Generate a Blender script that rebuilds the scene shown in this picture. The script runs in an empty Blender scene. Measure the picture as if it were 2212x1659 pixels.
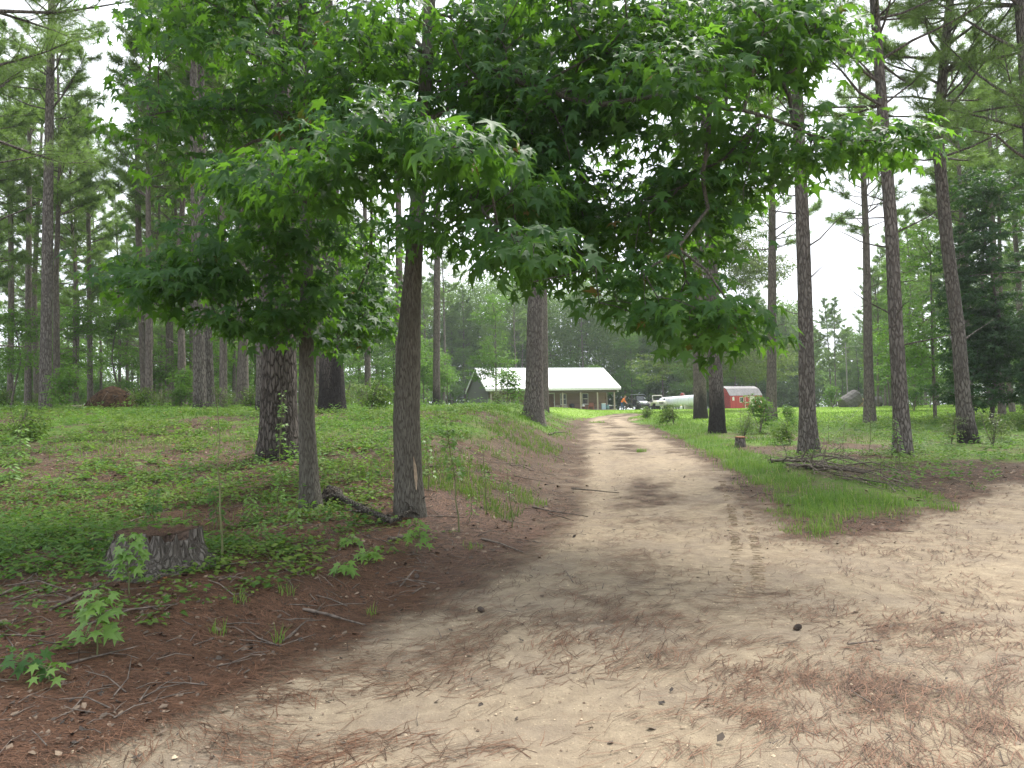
import bpy, bmesh, math
import numpy as np
from mathutils import Vector, Matrix

PI = math.pi
SUN_E, SKY_S, EXPO, HAZE = 3.7, .088, 1.19, 0.0005
CLOUD = (9.0, 9.4, 10.0)
scene = bpy.context.scene
COL = scene.collection
RNG = np.random.default_rng

# ------------------------------------------------------------------ camera
EYE = np.array([0.0, 0.0, 1.55])
FPX = 710.0
PITCH, ROLL = math.atan(30 / 710), math.radians(1.3)
_F = np.array([0, math.cos(PITCH), math.sin(PITCH)])
_U0 = np.array([0, -math.sin(PITCH), math.cos(PITCH)])
_R0 = np.array([1.0, 0, 0])
_R = _R0 * math.cos(ROLL) - _U0 * math.sin(ROLL)
_U = _U0 * math.cos(ROLL) + _R0 * math.sin(ROLL)
K = 1024 / 2212.0
cd = bpy.data.cameras.new('camera')
cam = bpy.data.objects.new('camera', cd)
COL.objects.link(cam)
cd.sensor_width = 36
cd.lens = FPX / 1024 * 36
cd.clip_start = 0.05
cd.clip_end = 3000
m = Matrix.Identity(4)
for i in range(3):
    m[i][0], m[i][1], m[i][2], m[i][3] = _R[i], _U[i], -_F[i], EYE[i]
cam.matrix_world = m
scene.camera = cam


def ray(px, py):
    return _F + (px * K - 512) / FPX * _R + (384 - py * K) / FPX * _U


def pt(px, py, D):
    d = ray(px, py)
    return EYE + d * (D / d[1])


def mpp(D):
    return D / FPX * K          # metres per photo pixel at distance D


# ------------------------------------------------------------------ noise
def _hash(ix, iy, seed):
    h = (ix.astype(np.int64) * 374761393 + iy.astype(np.int64) * 668265263 + seed * 974634541) & 0xFFFFFFFF
    h = ((h ^ (h >> 13)) * 1274126177) & 0xFFFFFFFF
    h = h ^ (h >> 16)
    return (h & 0xFFFF) / 65535.0


def vnoise(x, y, seed=0):
    x = np.asarray(x, float); y = np.asarray(y, float)
    ix, iy = np.floor(x), np.floor(y)
    fx, fy = x - ix, y - iy
    fx = fx * fx * (3 - 2 * fx); fy = fy * fy * (3 - 2 * fy)
    a, b = _hash(ix, iy, seed), _hash(ix + 1, iy, seed)
    c, d = _hash(ix, iy + 1, seed), _hash(ix + 1, iy + 1, seed)
    return (a * (1 - fx) + b * fx) * (1 - fy) + (c * (1 - fx) + d * fx) * fy


def fbm(x, y, seed=0, o=4):
    s, a, t = 0, 1.0, 0
    for i in range(o):
        s = s + a * vnoise(x * 2 ** i, y * 2 ** i, seed + i * 17)
        t += a; a *= .55
    return s / t


def sm(t):
    t = np.clip(t, 0, 1)
    return t * t * (3 - 2 * t)


# ------------------------------------------------------------------ terrain
def zbase(x, y):
    s = .026 * 2 * np.logaddexp(0, (np.asarray(y, float) - 8) / 2)
    cap = np.interp(x, [-6, 12, 36], [2.08, 1.74, 1.5])
    k = 6.0
    return -np.logaddexp(-k * s, -k * cap) / k


def on_base(px, py):
    d = ray(px, py)
    t = np.linspace(1, 300, 12000)
    P = EYE[None] + d[None] * t[:, None]
    f = P[:, 2] - zbase(P[:, 0], P[:, 1])
    i = np.argmax(f < 0) if (f < 0).any() else len(t) - 1
    return P[i]


LE = [(0, 1650), (200, 1575), (400, 1490), (600, 1410), (800, 1330), (1000, 1255), (1150, 1180), (1210, 1110),
      (1235, 1050), (1250, 980), (1262, 930), (1268, 908)]
RE = [(1352, 908), (1400, 925), (1440, 945), (1500, 985), (1560, 1030), (1620, 1080), (1690, 1125), (1740, 1162),
      (1800, 1168), (1860, 1148), (2000, 1112), (2212, 1050)]
LEW = [on_base(*p)[:2] for p in LE]
REW = [on_base(*p)[:2] for p in RE]
LEW += [LEW[-1] + np.array([1.3, 7.0]), LEW[-1] + np.array([4.6, 15.0])]
REW = [REW[0] + np.array([4.2, 12.5]), REW[0] + np.array([1.1, 5.5])] + REW
ROAD = np.array(LEW + REW + [np.array([26, REW[-1][1] + 4]), np.array([26, -18]), np.array([-20, -18]), np.array([-20, -1.5]), np.array([-6, 2.0])])
_ly = np.array([p[1] for p in LEW]); _lx = np.array([p[0] for p in LEW])


def poly_sd(x, y, P):
    """distance to the polygon's edge, positive inside"""
    best = np.full(x.shape, 1e9)
    ins = np.zeros(x.shape, bool)
    n = len(P)
    for i in range(n):
        ax, ay = P[i]; bx, by = P[(i + 1) % n]
        dx, dy = bx - ax, by - ay
        t = np.clip(((x - ax) * dx + (y - ay) * dy) / (dx * dx + dy * dy + 1e-12), 0, 1)
        best = np.minimum(best, (x - ax - t * dx) ** 2 + (y - ay - t * dy) ** 2)
        c = ((ay > y) != (by > y)) & (x < (bx - ax) * (y - ay) / (by - ay + 1e-12) + ax)
        ins ^= c
    return np.where(ins, 1, -1) * np.sqrt(best)


def xleft(y):
    return np.interp(y, np.concatenate([[-20, 0], _ly, [90]]), np.concatenate([[-20, -9], _lx, [_lx[-1] + 2]]))


def gz(x, y):
    x = np.asarray(x, float); y = np.asarray(y, float)
    z = zbase(x, y)
    bx = xleft(y) - x
    w = np.interp(y, [3, 9, 13, 23, 30, 60], [2.2, 2.2, 3, 3.5, 3.2, 6])
    B = np.interp(y, [-20, 0, 3, 5.7, 9, 13, 18, 23, 30, 45, 70, 90], [0, .1, .15, .27, .28, .72, 1.1, 1.3, 1.25, 1.0, .45, 0])
    s = sm(bx / w)
    z = z + B * s + .02 * np.clip(-x - 4, 0, 25) * sm((y - 10) / 15) * (1 - sm((y - 60) / 40))
    n = (fbm(x * .9, y * .9, 3, 3) - .5)
    near = 1 - sm((np.hypot(x, y) - 40) / 40)
    z = z + n * (.03 + .10 * s) * near
    z = z + (fbm(x * 5, y * 5, 9, 2) - .5) * .02 * near
    rx = sm((x - np.interp(y, [p[1] for p in REW[:10]][::-1], [p[0] for p in REW[:10]][::-1])) / 2) * sm((y - 9) / 3)
    z = z + rx * .10 * near
    return z


def hit(px, py, far=160):
    d = ray(px, py)
    t = np.exp(np.linspace(math.log(2), math.log(far), 6000))
    P = EYE[None] + d[None] * t[:, None]
    f = P[:, 2] - gz(P[:, 0], P[:, 1])
    if (f < 0).any():
        return P[np.argmax(f < 0)]
    j = np.argmin(f)
    q = P[j].copy(); q[2] = gz(q[0], q[1])
    return q


def gp(x, y, dz=0.0):
    return np.array([x, y, float(gz(x, y)) + dz])


def gpx(px, D, dz=0.0):
    """the ground point at distance D in the direction of photo column px"""
    p = pt(px, 900, D)
    return gp(p[0], p[1], dz)


# ------------------------------------------------------------------ mesh helpers
def new_mesh(name, V, polys, smooth=False, attrs=None):
    V = np.asarray(V, np.float32).reshape(-1, 3)
    polys = [np.asarray(p, np.int32) for p in polys if len(p)]
    me = bpy.data.meshes.new(name)
    nl = sum(p.size for p in polys); nf = sum(len(p) for p in polys)
    me.vertices.add(len(V)); me.vertices.foreach_set('co', V.ravel())
    me.loops.add(nl); me.polygons.add(nf)
    li = np.concatenate([p.ravel() for p in polys])
    sizes = np.concatenate([np.full(len(p), p.shape[1], np.int32) for p in polys])
    starts = np.concatenate([[0], np.cumsum(sizes)[:-1]]).astype(np.int32)
    me.loops.foreach_set('vertex_index', li)
    me.polygons.foreach_set('loop_start', starts)
    me.polygons.foreach_set('use_smooth', np.full(nf, bool(smooth)))
    for k, a in (attrs or {}).items():
        at = me.attributes.new(k, 'FLOAT', 'POINT')
        at.data.foreach_set('value', np.asarray(a, np.float32))
    me.update(calc_edges=True)
    me.validate()
    return me


def link(name, me, mat, parent=None, loc=None):
    o = bpy.data.objects.new(name, me)
    COL.objects.link(o)
    for mm in (mat if isinstance(mat, (list, tuple)) else [mat]):
        me.materials.append(mm)
    if parent is not None:
        o.parent = parent
    if loc is not None:
        o.location = [float(c) for c in loc]
    return o


def part(name, b, mat, parent, label=None, smooth=False, attrs=None):
    o = link(name, b.mesh(name, smooth, attrs), mat, parent)
    if label:
        o['label'] = label
    return o


def tag(o, label=None, cat=None, group=None, kind=None):
    for k, v in (('label', label), ('category', cat), ('group', group), ('kind', kind)):
        if v:
            o[k] = v
    return o


def thing(name, label, cat, loc=(0, 0, 0), rz=0, group=None):
    o = bpy.data.objects.new(name, None)
    COL.objects.link(o)
    o.location = [float(c) for c in loc]
    o.rotation_euler = (0, 0, rz)
    o.empty_display_size = .2
    return tag(o, label, cat, group)


def dup(root, loc, rz=0, sc=1, label=None, group=None):
    r = root.copy(); COL.objects.link(r)
    r.location = [float(c) for c in loc]; r.rotation_euler = (0, 0, rz); r.scale = (sc, sc, sc)
    tag(r, label, None, group)
    for ch in list(root.children):
        c = ch.copy(); COL.objects.link(c); c.parent = r
        for g in list(ch.children):
            d = g.copy(); COL.objects.link(d); d.parent = c
    return r


def frames(P):
    P = np.asarray(P, float)
    T = np.gradient(P, axis=0)
    T /= np.linalg.norm(T, axis=1)[:, None] + 1e-9
    ref = np.array([0, 1.0, 0]) if abs(T[:, 2]).mean() > .6 else np.array([0, 0, 1.0])
    A = np.cross(T, ref); A /= np.linalg.norm(A, axis=1)[:, None] + 1e-9
    B = np.cross(T, A)
    return T, A, B


class MB:
    def __init__(s):
        s.V = []; s.P = {}; s.n = 0; s.at = []

    def add(s, V, polys, a=0.0):
        V = np.asarray(V, float).reshape(-1, 3)
        for p in polys:
            p = np.asarray(p, np.int64)
            if len(p):
                s.P.setdefault(p.shape[1], []).append(p + s.n)
        s.V.append(V); s.n += len(V)
        s.at.append(np.broadcast_to(np.asarray(a, float), (len(V),)))
        return s

    def box(s, x0, x1, y0, y1, z0, z1, M=None, a=0.0):
        V = np.array([[x, y, z] for x in (x0, x1) for y in (y0, y1) for z in (z0, z1)], float)
        F = [[0, 1, 3, 2], [4, 6, 7, 5], [0, 4, 5, 1], [2, 3, 7, 6], [0, 2, 6, 4], [1, 5, 7, 3]]
        if M is not None:
            M = np.array(M); V = V @ M[:3, :3].T + M[:3, 3]
        return s.add(V, [F], a)

    def tube(s, P, r, n=8, cap=True, a=0.0, jit=None):
        P = np.asarray(P, float); m_ = len(P)
        r = np.broadcast_to(np.asarray(r, float), (m_,))
        T, A, B = frames(P)
        th = np.arange(n) / n * 2 * PI
        rr = np.repeat(r[:, None], n, 1)
        if jit is not None:
            rr = rr * jit
        V = P[:, None] + rr[..., None] * (np.cos(th)[None, :, None] * A[:, None] + np.sin(th)[None, :, None] * B[:, None])
        i = np.arange(m_ - 1)[:, None] * n; j = np.arange(n)[None]; j2 = (j + 1) % n
        Q = np.stack([i + j, i + j2, i + n + j2, i + n + j], -1).reshape(-1, 4)
        pol = [Q]
        if cap:
            pol += [np.arange(n)[None], (np.arange(n)[::-1] + (m_ - 1) * n)[None]]
        aa = np.repeat(np.broadcast_to(np.asarray(a, float), (m_,)), n)
        return s.add(V.reshape(-1, 3), pol, aa)

    def prism(s, poly, y0, y1, M=None, a=0.0):
        """poly in (x, z), extruded along y"""
        n = len(poly)
        V = np.array([[p[0], y, p[1]] for y in (y0, y1) for p in poly], float)
        Q = [[i, (i + 1) % n, n + (i + 1) % n, n + i] for i in range(n)]
        if M is not None:
            M = np.array(M); V = V @ M[:3, :3].T + M[:3, 3]
        return s.add(V, [Q, [list(range(n))[::-1]], [list(range(n, 2 * n))]], a)

    def lathe(s, prof, n=24, c=(0, 0, 0), M=None, jit=None):
        """prof: (r, z)"""
        prof = np.asarray(prof, float); m_ = len(prof)
        th = np.arange(n) / n * 2 * PI
        rr = np.repeat(prof[:, 0][:, None], n, 1)
        if jit is not None:
            rr = rr * jit
        V = np.stack([rr * np.cos(th), rr * np.sin(th), np.repeat(prof[:, 1][:, None], n, 1)], -1).reshape(-1, 3)
        i = np.arange(m_ - 1)[:, None] * n; j = np.arange(n)[None]; j2 = (j + 1) % n
        Q = np.stack([i + j, i + j2, i + n + j2, i + n + j], -1).reshape(-1, 4)
        if M is not None:
            M = np.array(M); V = V @ M[:3, :3].T + M[:3, 3]
        return s.add(V + np.array(c), [Q, [list(range(n))[::-1]], [list(range((m_ - 1) * n, m_ * n))]])

    def mesh(s, name, smooth=False, attrs=None):
        V = np.concatenate(s.V)
        if attrs is None:
            attrs = {'mask': np.concatenate(s.at)}
        return new_mesh(name, V, [np.concatenate(v) for v in s.P.values()], smooth, attrs)


def unit(v):
    return v / (np.linalg.norm(v, axis=-1, keepdims=True) + 1e-9)


def inst(bV, bF, P, DIR, NRM, S):
    """copies of a small base shape: x = side, y = DIR, z = NRM"""
    P = np.asarray(P, float); DIR = unit(np.asarray(DIR, float)); NRM = np.asarray(NRM, float)
    side = unit(np.cross(DIR, NRM)); N = np.cross(side, DIR)
    S = np.broadcast_to(np.asarray(S, float), (len(P),))
    bV = np.asarray(bV, float)
    V = P[:, None] + S[:, None, None] * (bV[None, :, 0:1] * side[:, None] + bV[None, :, 1:2] * DIR[:, None] + bV[None, :, 2:3] * N[:, None])
    off = (np.arange(len(P)) * len(bV))[:, None, None]
    return V.reshape(-1, 3), [(np.asarray(f)[None] + off).reshape(-1, np.asarray(f).shape[1]) for f in bF]


def rot(axis, a, loc=(0, 0, 0)):
    return Matrix.Translation(loc) @ Matrix.Rotation(a, 4, axis)


# ------------------------------------------------------------------ materials
def nodes(name):
    mt = bpy.data.materials.new(name); mt.use_nodes = True
    nt = mt.node_tree; nt.nodes.clear()
    out = nt.nodes.new('ShaderNodeOutputMaterial')

    def N(t, **kw):
        n = nt.nodes.new(t)
        for k, v in kw.items():
            if k == 'ins':
                for kk, vv in v.items():
                    if isinstance(vv, bpy.types.NodeSocket):
                        nt.links.new(vv, n.inputs[kk])
                    else:
                        n.inputs[kk].default_value = vv
            else:
                setattr(n, k, v)
        return n

    def mix(a, b, f, blend='MIX'):
        n = nt.nodes.new('ShaderNodeMix'); n.data_type = 'RGBA'; n.blend_type = blend
        for s_, v in ((n.inputs[0], f), (n.inputs[6], a), (n.inputs[7], b)):
            if isinstance(v, bpy.types.NodeSocket):
                nt.links.new(v, s_)
            else:
                s_.default_value = v if not isinstance(v, tuple) else (*v[:3], 1)
        return n.outputs[2]

    def math_(op, a, b=0.0, c=0.0, clamp=False):
        n = nt.nodes.new('ShaderNodeMath'); n.operation = op; n.use_clamp = clamp
        for s_, v in zip(n.inputs, (a, b, c)):
            if isinstance(v, bpy.types.NodeSocket):
                nt.links.new(v, s_)
            else:
                s_.default_value = v
        return n.outputs[0]

    def ramp(v, lo, hi):
        n = nt.nodes.new('ShaderNodeMapRange'); n.interpolation_type = 'SMOOTHSTEP'
        nt.links.new(v, n.inputs[0]); n.inputs[1].default_value = lo; n.inputs[2].default_value = hi
        return n.outputs[0]

    def noise(vec, scale, detail=4, rough=.6):
        return N('ShaderNodeTexNoise', ins={'Vector': vec, 'Scale': scale, 'Detail': detail, 'Roughness': rough}).outputs['Fac']

    def attr(nm):
        return N('ShaderNodeAttribute', attribute_name=nm).outputs['Fac']

    def coords(sc=(1, 1, 1), kind='Object'):
        tc = N('ShaderNodeTexCoord')
        mp = N('ShaderNodeMapping', ins={'Vector': tc.outputs[kind], 'Scale': sc})
        return mp.outputs[0]

    def finish(sh):
        nt.links.new(sh, out.inputs['Surface'])
        return mt
    return dict(N=N, mix=mix, m=math_, ramp=ramp, noise=noise, attr=attr, coords=coords, fin=finish, nt=nt, out=out)


def plain(name, col, rough=.6, metal=0.0, var=.25, scale=6.0, bump=.0, spec=.5, stretch=(1, 1, 1), emit=None):
    g = nodes(name)
    v = g['coords'](stretch)
    n = g['noise'](v, scale, 5)
    dark = tuple(c * (1 - var) for c in col); lite = tuple(min(1, c * (1 + var * .6)) for c in col)
    c = g['mix'](dark, lite, g['ramp'](n, .3, .7))
    b = g['N']('ShaderNodeBsdfPrincipled', ins={'Base Color': c, 'Roughness': rough, 'Metallic': metal})
    b.inputs['Specular IOR Level'].default_value = spec
    if bump:
        bp = g['N']('ShaderNodeBump', ins={'Height': n, 'Strength': bump, 'Distance': .02})
        g['nt'].links.new(bp.outputs[0], b.inputs['Normal'])
    return g['fin'](b.outputs[0])


def leafmat(name, a, b, trans, tf=.38, rough=.42, spec=.5):
    """leaf: glossy cuticle over a diffuse blade, light passing through from behind; tint differs leaf by leaf"""
    g = nodes(name)
    t = g['attr']('mask')
    col = g['mix'](a, b, t)
    if name in ('sweetgum_leaf', 'ground_cover_leaf'):
        dead = g['ramp'](t, .012, .006)
        col = g['mix'](col, (.21, .085, .032), dead)
    if name.endswith('blade'):
        col = g['mix'](col, (.33, .27, .13), g['ramp'](t, .990, .997))
    tcol = g['mix'](tuple(c * .8 for c in trans), tuple(min(1, c * 1.25) for c in trans), t)
    bs = g['N']('ShaderNodeBsdfPrincipled', ins={'Base Color': col, 'Roughness': rough})
    bs.inputs['Specular IOR Level'].default_value = spec
    tr = g['N']('ShaderNodeBsdfTranslucent', ins={'Color': tcol})
    mx = g['N']('ShaderNodeMixShader', ins={0: tf, 1: bs.outputs[0], 2: tr.outputs[0]})
    return g['fin'](mx.outputs[0])


def barkmat(name, plate, furrow, sx=9.0, sz=2.2, bump=.6, fine=True):
    g = nodes(name)
    v = g['coords']((sx, sx, sz))
    nz = g['N']('ShaderNodeTexNoise', ins={'Vector': v, 'Scale': 1.2, 'Detail': 3})
    vv = g['N']('ShaderNodeVectorMath', operation='ADD', ins={0: v, 1: nz.outputs['Color']})
    vo = g['N']('ShaderNodeTexVoronoi', feature='DISTANCE_TO_EDGE', ins={'Vector': vv.outputs[0], 'Scale': 1.0})
    crack = g['ramp'](vo.outputs['Distance'], .0, .22)
    n2 = g['noise'](g['coords']((30, 30, 9)), 1.0, 6, .7)
    n3 = g['noise'](g['coords'](), .9, 3)
    c = g['mix'](furrow, plate, crack)
    c = g['mix'](c, tuple(min(1, q * 1.5) for q in plate), g['m']('MULTIPLY', g['ramp'](n2, .45, .75), .55))
    c = g['mix'](c, tuple(q * .62 for q in plate), g['m']('MULTIPLY', g['ramp'](n3, .42, .68), .6))
    ch = g['attr']('mask')                                             # burnt bark
    c = g['mix'](c, g['mix']((.011, .010, .010), (.034, .031, .029), n2), ch)
    h = g['m']('ADD', crack, g['m']('MULTIPLY', n2, .6))
    bp = g['N']('ShaderNodeBump', ins={'Height': h, 'Strength': bump, 'Distance': .03})
    bs = g['N']('ShaderNodeBsdfPrincipled', ins={'Base Color': c, 'Roughness': .9, 'Normal': bp.outputs[0]})
    bs.inputs['Specular IOR Level'].default_value = .15
    return g['fin'](bs.outputs[0])


def soilmat():
    g = nodes('forest_soil')
    v = g['coords']()
    sand, straw, green = g['attr']('sand'), g['attr']('straw'), g['attr']('green')
    nf = g['noise'](v, 55, 6, .75)
    nm = g['noise'](v, 7, 5, .65)
    nl = g['noise'](v, 1.1, 4, .6)
    ns = g['noise'](g['coords']((14, 90, 14)), 1.0, 5, .7)
    ns2 = g['noise'](g['coords']((100, 18, 14)), 1.0, 5, .7)
    # sand
    s = g['mix'](SAND_A, SAND_B, g['ramp'](nm, .3, .7))
    s = g['mix'](s, SAND_C, g['m']('MULTIPLY', g['ramp'](nl, .4, .7), .7))
    vo = g['N']('ShaderNodeTexVoronoi', ins={'Vector': v, 'Scale': 42.0, 'Randomness': 1.0})
    peb = g['m']('MULTIPLY', g['ramp'](vo.outputs['Distance'], .28, .16), g['ramp'](nm, .42, .6))
    pc = g['mix']((.62, .50, .34), (.16, .11, .075), g['N']('ShaderNodeSeparateColor', ins={0: vo.outputs['Color']}).outputs[0])
    s = g['mix'](s, pc, g['m']('MULTIPLY', peb, .75))
    s = g['mix'](s, (.19, .125, .08), g['m']('MULTIPLY', g['ramp'](nf, .56, .72), .75))
    nff = g['noise'](v, 170, 3, .8)
    s = g['mix'](s, (.11, .080, .055), g['m']('MULTIPLY', g['ramp'](nff, .60, .70), .8))
    s = g['mix'](s, (.58, .47, .33), g['m']('MULTIPLY', g['ramp'](nff, .40, .30), .5))
    # red-brown pine straw lying on it
    st = g['mix']((.060, .047, .036), (.172, .124, .086), g['ramp'](ns, .36, .66))
    st = g['mix'](st, (.120, .082, .058), g['m']('MULTIPLY', g['ramp'](ns2, .5, .66), .8))
    st = g['mix'](st, (.028, .021, .016), g['m']('MULTIPLY', g['ramp'](nm, .46, .68), .85))
    nb = g['noise'](v, 2.6, 5, .65)
    st = g['mix'](st, (.105, .082, .066), g['m']('MULTIPLY', g['ramp'](nb, .50, .66), .7))
    vo2 = g['N']('ShaderNodeTexVoronoi', ins={'Vector': v, 'Scale': 33.0, 'Randomness': 1.0})
    st = g['mix'](st, (.36, .28, .19), g['m']('MULTIPLY', g['ramp'](vo2.outputs['Distance'], .17, .10), g['ramp'](nl, .40, .62)))
    k = g['m']('ADD', straw, g['m']('MULTIPLY', g['m']('SUBTRACT', g['m']('MULTIPLY', g['m']('ADD', ns, nf), .5), .5), 1.6))
    k = g['ramp'](k, .30, .95)
    c = g['mix'](s, st, k)
    # bare dark soil under the trees where there is no sand
    so = g['mix']((.050, .033, .022), (.125, .080, .052), g['ramp'](nf, .35, .65))
    so = g['mix'](so, st, g['ramp'](g['m']('ADD', nl, g['m']('MULTIPLY', g['m']('SUBTRACT', nm, .5), .8)), .32, .52))
    sk = g['ramp'](g['m']('ADD', sand, g['m']('MULTIPLY', g['m']('SUBTRACT', g['m']('MULTIPLY', g['m']('ADD', nm, nf), .5), .5), .9)), .08, .92)
    c = g['mix'](so, c, sk)
    gr = g['mix']((.045, .085, .018), (.12, .20, .040), g['ramp'](nf, .3, .7))
    gr = g['mix'](gr, (.155, .20, .055), g['m']('MULTIPLY', g['ramp'](nl, .45, .7), .5))
    gk = g['ramp'](g['m']('ADD', green, g['m']('MULTIPLY', g['m']('SUBTRACT', g['m']('MULTIPLY', g['m']('ADD', nm, nf), .5), .5), 1.1)), .35, .7)
    c = g['mix'](c, gr, gk)
    lw = g['attr']('lawn')
    c = g['mix'](c, g['mix']((.15, .25, .045), (.24, .34, .075), nf), g['m']('MULTIPLY', lw, gk))
    h = g['m']('ADD', g['m']('MULTIPLY', nf, .5), nm)
    bp = g['N']('ShaderNodeBump', ins={'Height': h, 'Strength': .9, 'Distance': .04})
    bs = g['N']('ShaderNodeBsdfPrincipled', ins={'Base Color': c, 'Roughness': .95, 'Normal': bp.outputs[0]})
    bs.inputs['Specular IOR Level'].default_value = .1
    return g['fin'](bs.outputs[0])


def boards(name, a, b, pitch, axis=2, rough=.75):
    """painted or bare boards: a groove every `pitch` metres along one axis, each board its own tone"""
    g = nodes(name)
    tc = g['N']('ShaderNodeTexCoord')
    sp = g['N']('ShaderNodeSeparateXYZ', ins={0: tc.outputs['Object']})
    t = g['m']('DIVIDE', sp.outputs[axis], pitch)
    fr = g['m']('FRACT', t)
    wn = g['N']('ShaderNodeTexWhiteNoise', noise_dimensions='1D', ins={'W': g['m']('FLOOR', t)})
    st = (2, 2, 30) if axis == 2 else (30, 2, 2)
    n = g['noise'](g['coords'](st), 1.0, 5)
    c = g['mix'](a, b, g['m']('ADD', g['m']('MULTIPLY', wn.outputs[0], .55), g['m']('MULTIPLY', n, .45)))
    gv = g['ramp'](fr, .0, .07)
    c = g['mix'](tuple(q * .35 for q in a), c, gv)
    bp = g['N']('ShaderNodeBump', ins={'Height': gv, 'Strength': .6, 'Distance': .02})
    bs = g['N']('ShaderNodeBsdfPrincipled', ins={'Base Color': c, 'Roughness': rough, 'Normal': bp.outputs[0]})
    return g['fin'](bs.outputs[0])


SAND_A, SAND_B, SAND_C = (.262, .207, .146), (.365, .296, .208), (.240, .194, .150)
SOIL = soilmat()
BARK_PINE = barkmat('pine_bark', (.165, .148, .132), (.058, .049, .042), 14, 4.0, .9)
BARK_OLD = barkmat('old_pine_bark', (.122, .106, .094), (.034, .028, .024), 17, 4.6, 1.0)
BARK_GUM = barkmat('sweetgum_bark', (.160, .150, .126), (.072, .065, .053), 62, 7.0, .7)
BARK_FAR = barkmat('far_bark', (.165, .143, .124), (.085, .071, .060), 10, 3.2, .4)
LEAF_GUM = leafmat('sweetgum_leaf', (.022, .072, .023), (.050, .120, .031), (.17, .37, .028), .46, .50, .28)
LEAF_UNDER = leafmat('understory_leaf', (.050, .125, .026), (.115, .205, .040), (.18, .36, .040), .40, .55, .25)
LEAF_OAK = leafmat('oak_leaf', (.066, .105, .036), (.135, .180, .062), (.20, .29, .065), .36, .5, .35)
LEAF_COVER = leafmat('ground_cover_leaf', (.045, .110, .020), (.165, .225, .042), (.17, .30, .03), .30, .6, .2)
LEAF_SAP = leafmat('sapling_leaf', (.060, .150, .025), (.140, .250, .040), (.16, .34, .035), .34, .5)
NEEDLE = leafmat('pine_needle', (.070, .140, .038), (.155, .235, .064), (.22, .36, .065), .42, .45, .35)
LEAF_FAR = leafmat('far_foliage', (.070, .140, .040), (.145, .220, .066), (.19, .32, .06), .36, .55, .3)
LEAF_SHADED = leafmat('shaded_sweetgum_leaf', (.015, .050, .017), (.040, .098, .025), (.09, .22, .02), .32, .45, .4)  # sweetgum leaf darkened: shade on the right-edge trees is put into the leaf colour
GRASS = leafmat('grass_blade', (.070, .158, .028), (.200, .275, .066), (.19, .34, .05), .38, .6, .2)
WGRASS = leafmat('woodland_grass_blade', (.050, .120, .020), (.170, .230, .048), (.17, .31, .035), .36, .6, .2)
LAWN = leafmat('lawn_blade', (.150, .270, .040), (.270, .390, .075), (.28, .46, .06), .40, .6, .2)
STRAW = leafmat('fallen_needle', (.034, .021, .015), (.225, .118, .072), (.2, .1, .05), .05, .6, .2)
TWIG = plain('dead_wood', (.150, .125, .105), .9, var=.5, scale=14, bump=.4, spec=.1)
CUT = plain('cut_wood', (.17, .085, .045), .85, var=.4, scale=20, spec=.1)

# ------------------------------------------------------------------ ground, road and lawn: one sheet cut in three
def blobs(x, y, L):
    """soft patches given as photo points and radii on the ground"""
    v = np.zeros_like(x)
    for px, py, rx, ry, a in L:
        c = on_base(px, py); e = on_base(px + rx, py); f = on_base(px, py - ry); h = on_base(px, py + ry)
        ax = abs(e[0] - c[0]) + .02; ay = abs(f[1] - h[1]) / 2 + .02
        q = ((x - c[0]) / ax) ** 2 + ((y - c[1]) / ay) ** 2
        v = np.maximum(v, a * np.exp(-q * 1.1))
    return v


PATCH = [(1930, 1370, 95, 32, 1), (1860, 1415, 90, 18, .9), (1730, 1275, 120, 28, .9), (1850, 1190, 120, 22, .95),
         (2000, 1290, 110, 18, .8), (2160, 1325, 90, 30, .75), (2120, 1500, 60, 14, .3), (915, 1478, 45, 16, .9), (1200, 1440, 60, 14, .6),
         (1610, 1560, 120, 22, .42), (1580, 1450, 100, 18, .40), (1500, 1090, 80, 22, .5), (1650, 1110, 70, 30, .7), (1030, 1630, 90, 20, .7),
         (1270, 970, 26, 50, .8), (1480, 1000, 40, 28, .65), (1570, 1060, 50, 26, .7), (1380, 930, 40, 14, .5), (1980, 1160, 150, 14, .5),
         (2120, 1090, 160, 24, .75), (1300, 1400, 60, 12, .5), (1760, 1620, 110, 20, .25), (1480, 1620, 80, 16, .55), (1400, 1180, 100, 20, .35),
         (1680, 1390, 60, 14, .5), (700, 1540, 80, 16, .4), (2000, 1560, 80, 20, .22), (1560, 1310, 130, 30, .4), (640, 1630, 70, 16, .5)]
LAWN_SAND = [(1330, 906, 75, 5, 1), (1350, 899, 60, 3, .7), (1700, 893, 60, 4, .6)]


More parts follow.
